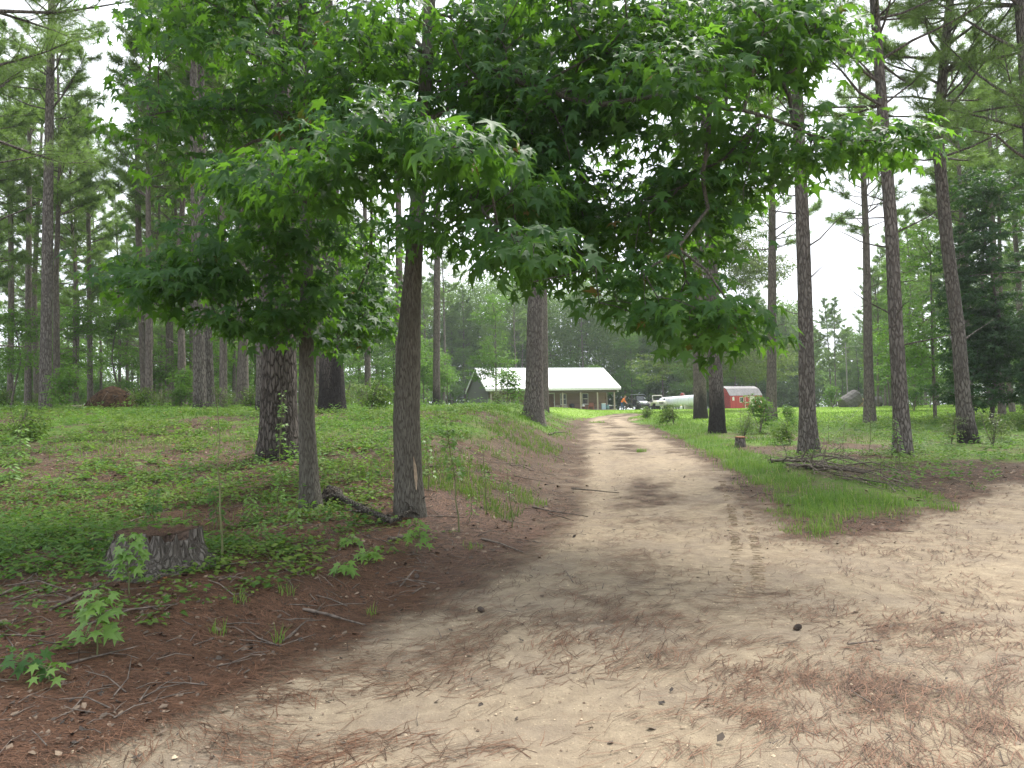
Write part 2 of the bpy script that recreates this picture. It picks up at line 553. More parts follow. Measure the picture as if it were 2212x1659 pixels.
def masks(x, y):
    sd = poly_sd(x, y, ROAD)
    w = (fbm(x * 1.1, y * 1.1, 21, 5) - .5) * 1.5 + (fbm(x * 7, y * 7, 22, 3) - .5) * .5
    left = sm((xleft(y) + .8 - x) / 1.0)
    width = .45 + .75 * left * (1 - sm((y - 14) / 12))
    sand = sm((sd + w * .9 + width * .95) / (width * 2))
    far = sm((y - 9) / 30)
    n1 = fbm(x * .8, y * .8, 31, 5); n2 = fbm(x * 2.6 + 3, y * 2.6, 41, 4)
    n4 = fbm(x * 9, y * 5, 43, 3)
    straw = np.clip((n1 - .48) * 2.4 + (n2 - .5) * 1.2 + (n4 - .5) * .5 + .10 + .46 * far, 0, 1) * .66
    wx = x + (fbm(x * 1.7, y * 1.7, 44, 4) - .5) * .9; wy = y + (fbm(x * 1.7 + 9, y * 1.7, 45, 4) - .5) * .9
    straw = np.maximum(straw, blobs(wx, wy, PATCH) * np.clip(.35 + 2.2 * (n2 - .38) + 1.2 * (n4 - .5), 0, 1) * .70)
    mid_ = .5 * (xleft(y) + np.interp(y, [q[1] for q in REW[:10]][::-1], [q[0] for q in REW[:10]][::-1]))
    inroad = sm((y - 9) / 3)
    straw = np.clip(straw + inroad * (.15 * (n1 + n4 - .55) + .20 * np.exp(-((x - mid_) / .38) ** 2) * (.4 + n2) - .16 * (np.exp(-((x - mid_ - .78) / .25) ** 2) + np.exp(-((x - mid_ + .78) / .25) ** 2))), 0, 1)
    edge = np.exp(-(np.abs(sd) / (.45 + .25 * left)) ** 2)
    straw = np.maximum(straw, edge * (.15 + .9 * n2 + .15 * left))
    ls = blobs(x, y, LAWN_SAND)
    sand = np.maximum(sand, ls)
    # green
    dl = xleft(y) - x
    gl = sm((dl - .5) / 2.5) * sm((y - 11) / 8) * (.05 + .75 * sm((fbm(x * .35, y * .35, 51, 4) - .36) / .2))
    gl = np.maximum(gl, sm((y - 20) / 8) * sm(dl / 1.5) * (.45 + .5 * sm((fbm(x * .4, y * .4, 53, 3) - .35) / .2)))
    rxx = np.interp(y, [p[1] for p in REW[:10]][::-1], [p[0] for p in REW[:10]][::-1])
    dr = x - rxx
    gr = sm((dr - .1) / .6) * sm((y - 8.6) / 2) * (.55 + .45 * sm((fbm(x * .4, y * .4, 61, 4) - .35) / .25))
    gr = gr * (1 - .75 * np.exp(-((dr - 4) / 1.8) ** 2) * (1 - sm((y - 22) / 8)) * sm((fbm(x * .5, y * .5, 63, 3) - .36) / .2))
    gr = gr * (1 - .9 * sm((sd + 2.6) / 1.2) * (x > 6.5) * (1 - sm((y - 20) / 4)))
    gr = np.maximum(gr, sm((y - 34) / 10))
    green = np.where(dl > 0, gl, np.where(dr > 0, gr, 0))
    green = np.maximum(green, sm((y - 49) / 4)) * (1 - sand)
    return sd, sand, straw, green


def polar_sheet():
    th = np.concatenate([np.radians(np.linspace(-50, 50, 760)), np.radians(np.linspace(52, 308, 60))])
    r = np.concatenate([[.15, .5, 1.0, 1.5, 2.0], np.exp(np.arange(math.log(2.3), math.log(60), .0105)), np.exp(np.linspace(math.log(60.8), math.log(900), 60))])
    TH, RR = np.meshgrid(th, r)
    X = RR * np.sin(TH); Y = RR * np.cos(TH)
    return X, Y


def rightedge(y):
    return np.interp(y, [p[1] for p in REW[:10]][::-1], [p[0] for p in REW[:10]][::-1])


def build_ground():
    X, Y = polar_sheet()
    x, y = X.ravel(), Y.ravel()
    z = gz(x, y)
    sd, sand, straw, green = masks(x, y)
    # wheel ruts and small clods in the road
    z = z + sand * ((fbm(x * 9, y * 9, 71, 3) - .5) * .022 + (fbm(x * 2.2, y * 2.2, 72, 3) - .5) * .028 - .012 * straw)
    ly = np.array([q[1] for q in LEW])[::-1]; mid = .5 * (xleft(y) + rightedge(y))
    for s in (-.78, .78):
        z = z - .035 * np.exp(-((x - mid - s) / .20) ** 2) * sm((y - 9) / 2) * sm((52 - y) / 6) * sand
    V = np.stack([x, y, z], 1)
    nr, nc = X.shape
    i = np.arange(nr - 1)[:, None] * nc; j = np.arange(nc)[None]; j2 = (j + 1) % nc
    Q = np.stack([i + j, i + nc + j, i + nc + j2, i + j2], -1).reshape(-1, 4)
    jag = (fbm(x * 1.5, y * 1.5, 81, 3) - .5) * .5
    isroad = (sd + jag > -.15)
    lawn = (y > 50) & (x > xleft(y) - 6 - .1 * (y - 50)) & (x < 34 + .2 * (y - 50)) & (y < 112) & ~isroad
    fr = isroad[Q].mean(1) > .5
    fl = (lawn[Q].mean(1) > .5) & ~fr
    centre = np.arange(nc)[None, ::-1]
    for nm, sel in (('dirt_road', fr), ('lawn', fl), ('ground', ~fr & ~fl)):
        q = Q[sel]
        u, inv = np.unique(q, return_inverse=True)
        q = inv.reshape(q.shape)
        me = new_mesh(nm, V[u], [q], True, {'sand': sand[u], 'straw': straw[u], 'green': green[u], 'lawn': (np.maximum(sm((y - 49) / 5), sm((y - 33) / 5) * sm((x - 9) / 3)) * sm((x - xleft(y) + 6 + .1 * (y - 50)) / 4) * sm((38 + .2 * (y - 50) - x) / 6) * sm((114 - y) / 4))[u]})
        o = link(nm, me, SOIL)
        tag(o, None, None, None, 'structure')


build_ground()


def scatter(n, dmin, dmax, rng, wide=.86):
    """points spread evenly over the view's ground"""
    D = np.exp(rng.uniform(math.log(dmin), math.log(dmax), n))
    x = rng.uniform(-wide, wide, n) * D
    return x, D


# ---- pine straw lying on the road and under the trees
def build_straw():
    rng = RNG(5)
    x, y = scatter(520000, 2.2, 26, rng)
    sd, sand, straw, green = masks(x, y)
    p = np.where(sand > .5, straw ** 2.0 * .62 + .006 + .06 * sm((fbm(x * 2.1, y * 2.1, 48, 3) - .45) / .12), (.34 + .5 * (y < 11)) * (1 - green) * (.3 + 1.4 * fbm(x * 1.6, y * 1.6, 47, 3)))
    k = rng.uniform(0, 1, len(x)) < p
    x, y = x[k], y[k]
    n = len(x)
    a = np.where(rng.uniform(0, 1, n) < .65, rng.normal(0, .4, n) + .25 + 4 * (fbm(x * .6, y * .6, 49, 2) - .5), rng.uniform(0, PI, n))
    L = rng.uniform(.10, .27, n)
    dx, dy = np.cos(a) * L / 2, np.sin(a) * L / 2
    w = np.clip(.0015 + y * .00045, .0028, .007) * rng.uniform(.6, 1.3, n)
    bend = rng.normal(0, .09, n) * L
    lift = rng.uniform(.001, .012, n)
    def P(t, s):
        b = bend * (1 - (2 * t - 1) ** 2)
        xx = x + dx * (2 * t - 1) - np.sin(a) * (b + s * w); yy = y + dy * (2 * t - 1) + np.cos(a) * (b + s * w)
        return np.stack([xx, yy, gz(xx, yy) + .004 + lift * (t if s > 9 else (.3 + t * .7))], 1)
    V = np.stack([P(0, -.5), P(0, .5), P(.5, -.5), P(.5, .5), P(1, 0)], 1).reshape(-1, 3)
    o = np.arange(n)[:, None] * 5
    me = new_mesh('pine_straw', V, [o + np.array([[0, 2, 3, 1]]), o + np.array([[2, 4, 3]])], False, {'mask': np.repeat(rng.uniform(0, 1, n), 5)})
    tag(link('pine_straw', me, STRAW), 'red brown fallen pine needles strewn over the sandy road and woodland floor', 'pine straw', None, 'stuff')


build_straw()


# ---- gravel and crumbs of bark
def build_gravel():
    rng = RNG(6)
    x, y = scatter(9000, 2.3, 13, rng)
    sd, sand, straw, green = masks(x, y)
    k = (sd > -1.6) & (rng.uniform(0, 1, len(x)) < .25 + .6 * fbm(x * .7, y * .7, 91, 3) ** 2)
    x, y = x[k], y[k]; n = len(x)
    bV = np.array([[1, 0, 0], [.3, .9, .1], [-.8, .6, 0], [-.9, -.5, .1], [.1, -1, 0], [.1, .1, .75]])
    bF = [np.array([[0, 1, 5], [1, 2, 5], [2, 3, 5], [3, 4, 5], [4, 0, 5]])]
    a = rng.uniform(0, 2 * PI, n)
    S = np.exp(rng.normal(math.log(.0058), .40, n)) * np.clip(.7 + y * .05, .7, 1.3)
    V, F = inst(bV, bF, np.stack([x, y, gz(x, y) + .002], 1), np.stack([np.cos(a), np.sin(a), 0 * a], 1), np.tile([0, 0, 1.0], (n, 1)), S)
    g = nodes('gravel_stone')
    c = g['mix']((.13, .085, .055), (.55, .44, .30), g['attr']('mask'))
    b = g['N']('ShaderNodeBsdfPrincipled', ins={'Base Color': c, 'Roughness': .85})
    mt = g['fin'](b.outputs[0])
    me = new_mesh('gravel', V, F, False, {'mask': np.repeat(rng.uniform(0, 1, n) ** 1.3, 6)})
    tag(link('gravel', me, mt), 'pale gravel and bark crumbs scattered on the sandy road', 'gravel', None, 'stuff')


build_gravel()


def build_litter():
    rng = RNG(61)
    x, y = scatter(60000, 2.6, 22, rng)
    sd, sand, straw, green = masks(x, y)
    k = rng.uniform(0, 1, len(x)) < np.where(sand < .5, .75 * (1 - .5 * green), .012 + .06 * (sd < 1.0)) * (.2 + 1.6 * fbm(x * 1.1, y * 1.1, 95, 3))
    x, y = x[k], y[k]; n = len(x)
    bV = np.array([[0, 0, 0], [.35, .35, .10], [.22, .8, .0], [-.15, 1, .12], [-.38, .5, .02]])
    a = rng.uniform(0, 2 * PI, n)
    S = np.clip(np.exp(rng.normal(math.log(.021), .45, n)), .006, .05) * (1 + y * .035)
    V, F = inst(bV, [np.array([[0, 1, 2, 3], ]), np.array([[0, 3, 4]])], np.stack([x, y, gz(x, y) + .006], 1), np.stack([np.cos(a), np.sin(a), rng.normal(0, .25, n)], 1), np.stack([rng.normal(0, .35, n), rng.normal(0, .35, n), np.ones(n)], 1), S)
    g = nodes('dead_leaf')
    c = g['mix']((.030, .022, .017), (.24, .175, .12), g['attr']('mask'))
    b = g['N']('ShaderNodeBsdfPrincipled', ins={'Base Color': c, 'Roughness': .8})
    me = new_mesh('leaf_litter', V, F, False, {'mask': np.repeat(rng.uniform(0, 1, n) ** 1.2, 5)})
    tag(link('leaf_litter', me, g['fin'](b.outputs[0])), 'dead leaves and bark flakes among the pine straw', 'leaf litter', None, 'stuff')


build_litter()


def build_twigs():
    rng = RNG(63)
    x, y = scatter(9500, 2.8, 26, rng)
    sd, sand, straw, green = masks(x, y)
    k = rng.uniform(0, 1, len(x)) < np.where(sand < .4, .42, .012)
    x, y = x[k], y[k]; n = len(x)
    a = rng.uniform(0, PI, n); L = np.exp(rng.normal(math.log(.16), .55, n)).clip(.05, .6)
    A = np.stack([x - np.cos(a) * L / 2, y - np.sin(a) * L / 2], 1); B = np.stack([x + np.cos(a) * L / 2, y + np.sin(a) * L / 2], 1)
    A = np.concatenate([A, gz(A[:, 0], A[:, 1])[:, None] + rng.uniform(.004, .02, n)[:, None]], 1); B = np.concatenate([B, gz(B[:, 0], B[:, 1])[:, None] + rng.uniform(.004, .03, n)[:, None]], 1)
    r_ = (.002 + .010 * L) * rng.uniform(.5, 1.3, n) * (1 + y * .02)
    mb = MB(); edges_mesh(mb, A, B, r_, r_ * .5, 4, .05, rng)
    tag(link('twig_litter', mb.mesh('twig_litter', True), TWIG), 'small broken twigs scattered over the woodland floor', 'twigs', None, 'stuff')


# ---- grass: lush verge along the road, thinner in the woods, mown lawn beyond
def blades(x, y, h, rng, w):
    n = len(x)
    a = rng.uniform(0, 2 * PI, n); lean = rng.uniform(.1, .75, n) * h
    z = gz(x, y) - .01
    sx, sy = -np.sin(a) * w / 2, np.cos(a) * w / 2
    def P(t, s):
        return np.stack([x + np.cos(a) * lean * t * t + s * sx, y + np.sin(a) * lean * t * t + s * sy, z + h * (t - .18 * t * t)], 1)
    V = np.stack([P(0, -1), P(0, 1), P(.55, -.8), P(.55, .8), P(1, 0)], 1).reshape(-1, 3)
    return V


def grass_obj(name, x, y, h, w, rng, label, tint, mat=None):
    V = blades(x, y, h, rng, w)
    n = len(x); o = np.arange(n)[:, None] * 5
    tint = np.where(rng.uniform(0, 1, n) < .07, 1.0, np.clip(tint, 0, .98))
    me = new_mesh(name, V, [o + np.array([[0, 2, 3, 1]]), o + np.array([[2, 4, 3]])], False, {'mask': np.repeat(tint, 5)})
    return tag(link(name, me, mat or GRASS), label, 'grass', None, 'stuff')


VERGE = np.array([on_base(px, py)[:2] for px, py in
                  [(1365, 908), (1430, 940), (1490, 978), (1560, 1030), (1620, 1078), (1690, 1122), (1745, 1165), (1800, 1165), (1850, 1142), (1930, 1125), (2000, 1105),
                   (1960, 1080), (1880, 1065), (1790, 1050), (1720, 1020), (1650, 985), (1590, 955), (1540, 925), (1480, 905), (1430, 893)]])


def build_grass():
    rng = RNG(7)
    x, y = scatter(420000, 7.5, 50, rng, .9)
    sd = poly_sd(x, y, VERGE)
    n1 = fbm(x * .9, y * .9, 101, 3)
    p = sm((sd + (n1 - .5) * 1.5 + (fbm(x * 4, y * 4, 102, 2) - .5) * .5 - .05) / .6) * (.35 + .65 * sm((fbm(x * 1.6, y * 1.6, 104, 3) - .36) / .2))
    k = (rng.uniform(0, 1, len(x)) < p * .9) & (poly_sd(x, y, ROAD) < .12 + .25 * (n1 - .5))
    X, Y = x[k], y[k]
    hh = rng.uniform(.06, .22, len(X)) * (.55 + .9 * fbm(X * .8, Y * .8, 103, 2)) * np.clip(.45 + poly_sd(X, Y, VERGE) / .5, .5, 1.05)
    grass_obj('verge_grass', X, Y, hh, .004 + Y * .00045, rng, 'lush bright green grass along the right edge of the dirt road', np.clip(fbm(X * .9, Y * .9, 105, 3) * 1.5 - .45 + rng.uniform(-.2, .35, len(X)), 0, 1))
    # sparse woodland grass
    dl = xleft(y) - x
    rs, sand, straw, green = masks(x, y)
    n2 = fbm(x * .55, y * .55, 111, 4)
    pw = green * sm((n2 - .40) / .2) * np.where(y < 22, .28, .5) + .05 * (sd < 0) * (sand < .2) * sm((n2 - .5) / .1)
    strip = (dl > .5) & (dl < 4.0) & (y > 9.5) & (y < 30)
    pw = np.where(strip, np.maximum(pw, .55 * sm((fbm(x * .8, y * .8, 113, 3) - .45) / .15)), pw)
    pw = np.where((sd > -.1) | (sand > .3), 0, pw)
    pw = np.where((y > 30) & (dl < 0) & (sd < -.15) & (rs < -.1), np.maximum(pw, .5), pw)
    k = rng.uniform(0, 1, len(x)) < pw
    X, Y = x[k], y[k]
    h = rng.uniform(.06, .22, len(X)) * np.where((xleft(Y) - X) > 0, 1.0, .8) * (.6 + .7 * fbm(X * .7, Y * .7, 115, 2))
    grass_obj('woodland_grass', X, Y, h, .003 + Y * .0006, rng, 'thin pale green grass among weeds on the woodland floor', np.clip(fbm(X * .5, Y * .5, 117, 3) * 1.6 - .4 + rng.uniform(-.2, .2, len(X)), 0, 1), WGRASS)
    # mown lawn
    x, y = scatter(150000, 33, 112, rng, .9)
    _, sand, _, _ = masks(x, y)
    k = (poly_sd(x, y, ROAD) < -.15) & ((y > 46) | (x > 9.5 + 2 * (fbm(x * .3, y * .3, 119, 2) - .5))) & (x > xleft(y) - 8) & (x < 40 + .2 * (y - 50)) & (rng.uniform(0, 1, len(x)) > sand * 1.2)
    X, Y = x[k], y[k]
    grass_obj('lawn_grass', X, Y, rng.uniform(.04, .10, len(X)), .012 + Y * .0009, rng, 'short mown lawn grass in front of the house', rng.uniform(0, 1, len(X)), LAWN)


build_grass()

# ---- leafy ground cover
LEAFLET = (np.array([[0, 0, 0], [.32, .42, .05], [0, 1, -.12], [-.32, .42, .05], [0, .45, -.03]]), [np.array([[0, 1, 4], [1, 2, 4], [2, 3, 4], [3, 0, 4]])])


def build_cover():
    rng = RNG(8)
    x, y = scatter(82000, 3.5, 44, rng, .9)
    _, sand, straw, green = masks(x, y)
    dl = xleft(y) - x
    n = fbm(x * .75, y * .75, 121, 4); n3 = fbm(x * 2.2, y * 2.2, 125, 3)
    mid = sm((y - 6) / 8)
    p = np.where(dl > 0, sm((n - .47 + .12 * mid) / .12) * (.12 + .88 * mid) * sm((dl - .6) / 2.2), sm((n - .42) / .15) * .75)
    p = p * sm((n3 - .28) / .2)
    p = np.where((dl > 0) & (dl < 3.0) & (y > 9) & (y < 26), p * .35, p)
    p = np.where((dl > 0) & (y < 21), p * (.10 + .90 * sm((fbm(x * .62, y * .62, 129, 4) - .475) / .09)), p)
    sdv = poly_sd(x, y, VERGE)
    patch = np.where((dl > 1.2) & (y < 11), sm((fbm(x * .9, y * .9, 127, 4) - .40) / .12) * sm((y - 5.4) / 1.5) * sm((-x - 1.2) / 1.2) * .40, 0)
    p = np.maximum(p, patch)
    p = np.where((sand > .25) | (sdv > 0), 0, p)
    p = np.where((dl < 0) & ((y < 11) | (y > 40)), 0, p)
    sr = poly_sd(x, y, ROAD)
    p = np.where((dl < 0) & (sr > -2.6), p * .06, np.where((dl < 0) & (sr > -4), p * .45, p))
    p = np.where((dl > 1.0) & (y < 8.5), np.maximum(p, .045), p)
    k = rng.uniform(0, 1, len(x)) < p
    x, y = x[k], y[k]; n = len(x)
    m_ = 9
    ph = rng.uniform(0, 2 * PI, n)[:, None] + np.arange(m_)[None] * 2.4 + rng.normal(0, .3, (n, m_))
    hgt = (rng.uniform(.02, .16, n) * (.7 + y / 40))[:, None] * rng.uniform(.4, 1.0, (n, m_))
    rad = rng.uniform(.01, .10, (n, m_))
    P = np.stack([x[:, None] + np.cos(ph) * rad, y[:, None] + np.sin(ph) * rad, gz(x, y)[:, None] + hgt], -1).reshape(-1, 3)
    D = np.stack([np.cos(ph), np.sin(ph), rng.uniform(-.45, .45, ph.shape)], -1).reshape(-1, 3)
    Nn = np.stack([rng.normal(0, .35, ph.shape), rng.normal(-.15, .35, ph.shape), np.ones(ph.shape)], -1).reshape(-1, 3)
    S = (rng.uniform(.026, .062, n)[:, None] * rng.uniform(.7, 1.2, (n, m_)) * (1 + (y / 30))[:, None]).ravel()
    V, F = inst(*LEAFLET, P, D, Nn, S)
    t = np.clip((rng.uniform(-.1, .6, n) + .9 * (fbm(x * .6, y * .6, 131, 3) - .4))[:, None] + rng.uniform(-.2, .25, (n, m_)), .02, 1).ravel()
    t[rng.uniform(0, 1, len(t)) < .006] = 0
    me = new_mesh('ground_cover', V, F, False, {'mask': np.repeat(t, 5)})
    tag(link('ground_cover', me, LEAF_COVER), 'low leafy weeds and creeper covering the woodland floor', 'ground cover', None, 'stuff')


build_cover()


def build_weeds():
    rng = RNG(81)
    x, y = scatter(11000, 4.6, 42, rng, .9)
    _, sand, straw, green = masks(x, y)
    dl = xleft(y) - x
    n = fbm(x * .5, y * .5, 141, 4)
    p = np.where(dl > 0, np.maximum(sm((n - .42) / .2) * sm((y - 7) / 7) * sm((dl - 1) / 2.5) * .95, .50 * sm((y - 4.2) / 2) * sm((dl - 1.6) / 1.5) * sm((fbm(x * .8, y * .8, 143, 3) - .46) / .1)), sm((n - .44) / .18) * .6 * (y > 12))
    p = np.where((sand > .2) | (poly_sd(x, y, VERGE) > -.1), 0, p)
    k = rng.uniform(0, 1, len(x)) < p
    x, y = x[k], y[k]; n = len(x)
    m_ = 11
    H_ = rng.uniform(.10, .42, n) * (1 + .7 * (rng.uniform(0, 1, n) < .15))
    f = rng.uniform(.15, 1, (n, m_)); a = rng.uniform(0, 2 * PI, (n, m_))
    lx = rng.normal(0, .10, n); ly = rng.normal(0, .10, n)
    P = np.stack([x[:, None] + lx[:, None] * f + np.cos(a) * .03, y[:, None] + ly[:, None] * f + np.sin(a) * .03, gz(x, y)[:, None] + H_[:, None] * f], -1)
    D = np.stack([np.cos(a), np.sin(a), rng.uniform(-.3, .6, (n, m_))], -1)
    N_ = rng.normal(0, .4, (n, m_, 3)) + np.array([0, -.2, 1.0])
    S = rng.uniform(.04, .10, n)[:, None] * rng.uniform(.6, 1.2, (n, m_)) * (1 + y / 40)[:, None]
    base = np.array([[0, 0, 0], [.16, .4, .03], [0, 1, -.1], [-.16, .4, .03]])
    wide = rng.uniform(0, 1, n) < .4
    V, F = inst(base, [np.array([[0, 1, 2, 3]])], P.reshape(-1, 3), D.reshape(-1, 3), N_.reshape(-1, 3), S.ravel())
    t = np.clip(rng.uniform(0, 1, n)[:, None] + rng.uniform(-.2, .2, (n, m_)), 0, 1).ravel()
    me = new_mesh('undergrowth', V, F, False, {'mask': np.repeat(t, 4)})
    tag(link('undergrowth', me, LEAF_UNDER), 'taller loose weeds standing among the ground cover', 'weeds', None, 'stuff')


build_weeds()


# ------------------------------------------------------------------ trees
STAR = None


def star_leaf(droop=.34, fold=.16):
    c = np.array([0, .34])
    pts = [(0.07, .02)]
    lob = [(-118, .52, .20), (-60, .74, .24), (0, .82, .26), (60, .74, .24), (118, .52, .20)]
    out = []
    for k, (a, L, wd) in enumerate(lob[::-1]):
        t = math.radians(a)
        d = np.array([math.sin(t), math.cos(t)]); s = np.array([d[1], -d[0]])
        sh = .44 * L
        out += [c + d * sh + s * wd * .52, c + d * L, c + d * sh - s * wd * .52]
    # order: right to left going round the top
    base = np.array([0, .0])
    ring = [base] + out
    V = [[c[0], c[1], 0]] + [[p[0], p[1], 0] for p in ring]
    V = np.array(V)
    r2 = (V[:, 0] ** 2 + (V[:, 1] - .34) ** 2)
    V[:, 2] = -droop * r2 + fold * np.abs(V[:, 0]) * (1 - r2)
    n = len(ring)
    F = np.array([[0, 1 + i, 1 + (i + 1) % n] for i in range(n)])[:, ::-1]
    # leaf stalk
    V = np.concatenate([V, [[-.012, 0, 0], [.012, 0, 0], [0, -.42, .10]]])
    F = np.concatenate([F, [[n + 1, n + 2, n + 3]]])
    return V, [F]


STAR = star_leaf()
STAR2 = star_leaf(.75, .42)
OVAL = (np.array([[0, 0, 0], [.26, .38, .06], [.18, .75, 0], [0, 1, -.12], [-.18, .75, 0], [-.26, .38, .06]]), [np.array([[0, 1, 2, 3], [0, 3, 4, 5]])])


def trunk_mesh(mb, P, r, n, rng, rough=.06, flare=.35, fh=.5, step=.2, char=0.0, char_side=None, ridges=0.0):
    """a tapered trunk with flared foot, knots and ridges; mask = burnt"""
    P = np.asarray(P, float); r = np.asarray(r, float)
    s = np.concatenate([[0], np.cumsum(np.linalg.norm(np.diff(P, axis=0), axis=1))])
    ns = max(6, int(s[-1] / step))
    t = np.linspace(0, 1, ns) ** 1.25 * s[-1]
    Q = np.stack([np.interp(t, s, P[:, k]) for k in range(3)], 1)
    rr = np.interp(t, s, r)
    h = Q[:, 2] - P[0, 2]
    fl = 1 + flare * np.exp(-h / fh)
    th = np.arange(n) / n * 2 * PI
    TT, HH = np.meshgrid(th, h)
    sd = int(rng.integers(1, 9999))
    u = np.cos(TT) * 1.6; v = np.sin(TT) * 1.6
    j = 1 + rough * 2 * (fbm(u + HH * .35 + 7, v + HH * .22 + 3, sd, 3) - .5)
    j += flare * .45 * np.exp(-HH / fh) * np.sin(TT * 3 + sd) * .6
    if ridges:
        R0 = r[0]
        j += ridges * (fbm(TT * R0 * 26 + fbm(TT * 3, HH * 3, sd + 5, 2), HH * 3.2, sd + 1, 3) - .5)
        j[:, -1] = j[:, -1]
    a = 0
    mb.tube(Q, rr * fl, n, True, 0, jit=j)
    if char > 0:
        lim = char * (.55 + .9 * fbm(np.cos(TT) * 1.3 + 4, np.sin(TT) * 1.3 + HH * .5, sd + 2, 3))
        if char_side is not None:
            lim = lim * (.25 + .9 * (.5 + .5 * np.cos(TT - char_side)))
        mb.at[-1] = np.clip((lim - HH) / (.35 + .35 * char), 0, .86).ravel()
    return Q, rr


def edges_mesh(mb, A, B, r0, r1, n=4, sag=.04, rng=None):
    """many thin limbs at once: each A-B in two pieces"""
    A = np.asarray(A); B = np.asarray(B)
    M = (A + B) / 2
    L = np.linalg.norm(B - A, axis=1)
    M[:, 2] += L * sag
    if rng is not None:
        M += rng.normal(0, .05, M.shape) * L[:, None]
    T = unit(B - A)
    up = np.where(np.abs(T[:, 2:3]) > .9, [[1.0, 0, 0]], [[0, 0, 1.0]])
    X = unit(np.cross(T, up)); Y = np.cross(T, X)
    th = np.arange(n) / n * 2 * PI
    c = np.cos(th)[None, :, None] * X[:, None] + np.sin(th)[None, :, None] * Y[:, None]
    rm = (r0 + r1) / 2
    V = np.concatenate([A[:, None] + c * r0[:, None, None], M[:, None] + c * rm[:, None, None], B[:, None] + c * r1[:, None, None]], 1)
    o = (np.arange(len(A)) * 3 * n)[:, None]
    F = []
    for s in (0, n):
        for k in range(n):
            F.append(o + np.array([[s + k, s + (k + 1) % n, s + n + (k + 1) % n, s + n + k]]))
    mb.add(V.reshape(-1, 3), [np.concatenate(F)])


def grow(mb, trunkP, trunkR, S, rng, tip=.004, pw=.45, pen=.45, sides=5):
    """join every spray to the nearest wood already there: a branching crown"""
    nodes_ = [p for p in trunkP]; path = [0.0] * len(nodes_); par = [-1] * len(nodes_)
    nt = len(nodes_)
    T = np.asarray(trunkP)
    d = np.min(np.linalg.norm(S[:, None] - T[None], axis=2), axis=1)
    order = np.argsort(d)
    ND = np.zeros((nt + len(S), 3)); ND[:nt] = T
    PL = np.zeros(nt + len(S)); PA = np.full(nt + len(S), -1)
    c = nt
    dirs = np.zeros((len(S), 3))
    for i in order:
        dv = S[i] - ND[:c]
        dd = np.linalg.norm(dv, axis=1)
        # limbs rise from the trunk: a spray prefers wood that is lower than itself
        cost = dd + pen * PL[:c] + .35 * np.clip(ND[:c, 2] - S[i][2] + .2, 0, 5) * (np.arange(c) < nt)
        k = int(np.argmin(cost))
        ND[c] = S[i]; PL[c] = PL[k] + dd[k]; PA[c] = k
        dirs[i] = dv[k]
        c += 1
    cnt = np.ones(c)
    for i in range(c - 1, nt - 1, -1):
        if PA[i] >= nt:
            cnt[PA[i]] += cnt[i]
    i = np.arange(nt, c)
    r1 = tip * cnt[i] ** pw
    pr = PA[i]
    r0 = np.where(pr >= nt, np.minimum(tip * cnt[np.maximum(pr, 0)] ** pw, r1 * 1.35), r1 * 1.25)
    edges_mesh(mb, ND[pr], ND[i], r0, r1, sides, .03, rng)
    return unit(dirs)


def sprays_to_leaves(S, D, rng, base, size, nl, spread=.28, droop=.5, light=None, sizevar=.25, flat=.5):
    """leaves set round the end of each twig; light = direction the blades turn to"""
    n = len(S)
    Dh = D.copy(); Dh[:, 2] *= .4; Dh = unit(Dh)
    a = rng.uniform(0, 2 * PI, (n, nl))
    side = unit(np.cross(Dh, np.tile([0, 0, 1.0], (n, 1))))
    out = unit(np.cos(a)[..., None] * Dh[:, None] + np.sin(a)[..., None] * side[:, None] + rng.normal(0, .25, (n, nl, 3)))
    rad = spread * np.sqrt(rng.uniform(.02, 1, (n, nl)))
    P = S[:, None] + out * rad[..., None] * np.array([1, 1, flat]) + rng.normal(0, .03, (n, nl, 3))
    ld = out.copy(); ld[..., 2] -= droop * rng.uniform(.3, 1.6, (n, nl))
    nrm = rng.normal(0, .38, (n, nl, 3)); nrm[..., 2] += 1.0
    nrm += out * .35
    if light is not None:
        nrm += np.array(light)
    sz = size * (1 + rng.normal(0, sizevar, (n, nl))).clip(.45, 1.6)
    t = np.clip(rng.uniform(.1, .8, n)[:, None] + rng.normal(0, .18, (n, nl)), .02, 1)
    if base is STAR:                                                   # a third of the leaves curled and folded, a few dead
        t[rng.uniform(0, 1, t.shape) < .004] = 0
        c_ = rng.uniform(0, 1, n * nl) < .38
        P_, L_, N_, Z_ = P.reshape(-1, 3), ld.reshape(-1, 3), nrm.reshape(-1, 3), sz.ravel()
        V1, F1 = inst(*STAR, P_[~c_], L_[~c_], N_[~c_], Z_[~c_]); V2, F2 = inst(*STAR2, P_[c_], L_[c_], N_[c_], Z_[c_])
        tt = t.ravel()
        return np.concatenate([V1, V2]), [np.concatenate([a_, b_ + len(V1)]) for a_, b_ in zip(F1, F2)], np.concatenate([np.repeat(tt[~c_], len(base[0])), np.repeat(tt[c_], len(base[0]))])
    V, F = inst(base[0], base[1], P.reshape(-1, 3), ld.reshape(-1, 3), nrm.reshape(-1, 3), sz.ravel())
    return V, F, np.repeat(t.ravel(), len(base[0]))


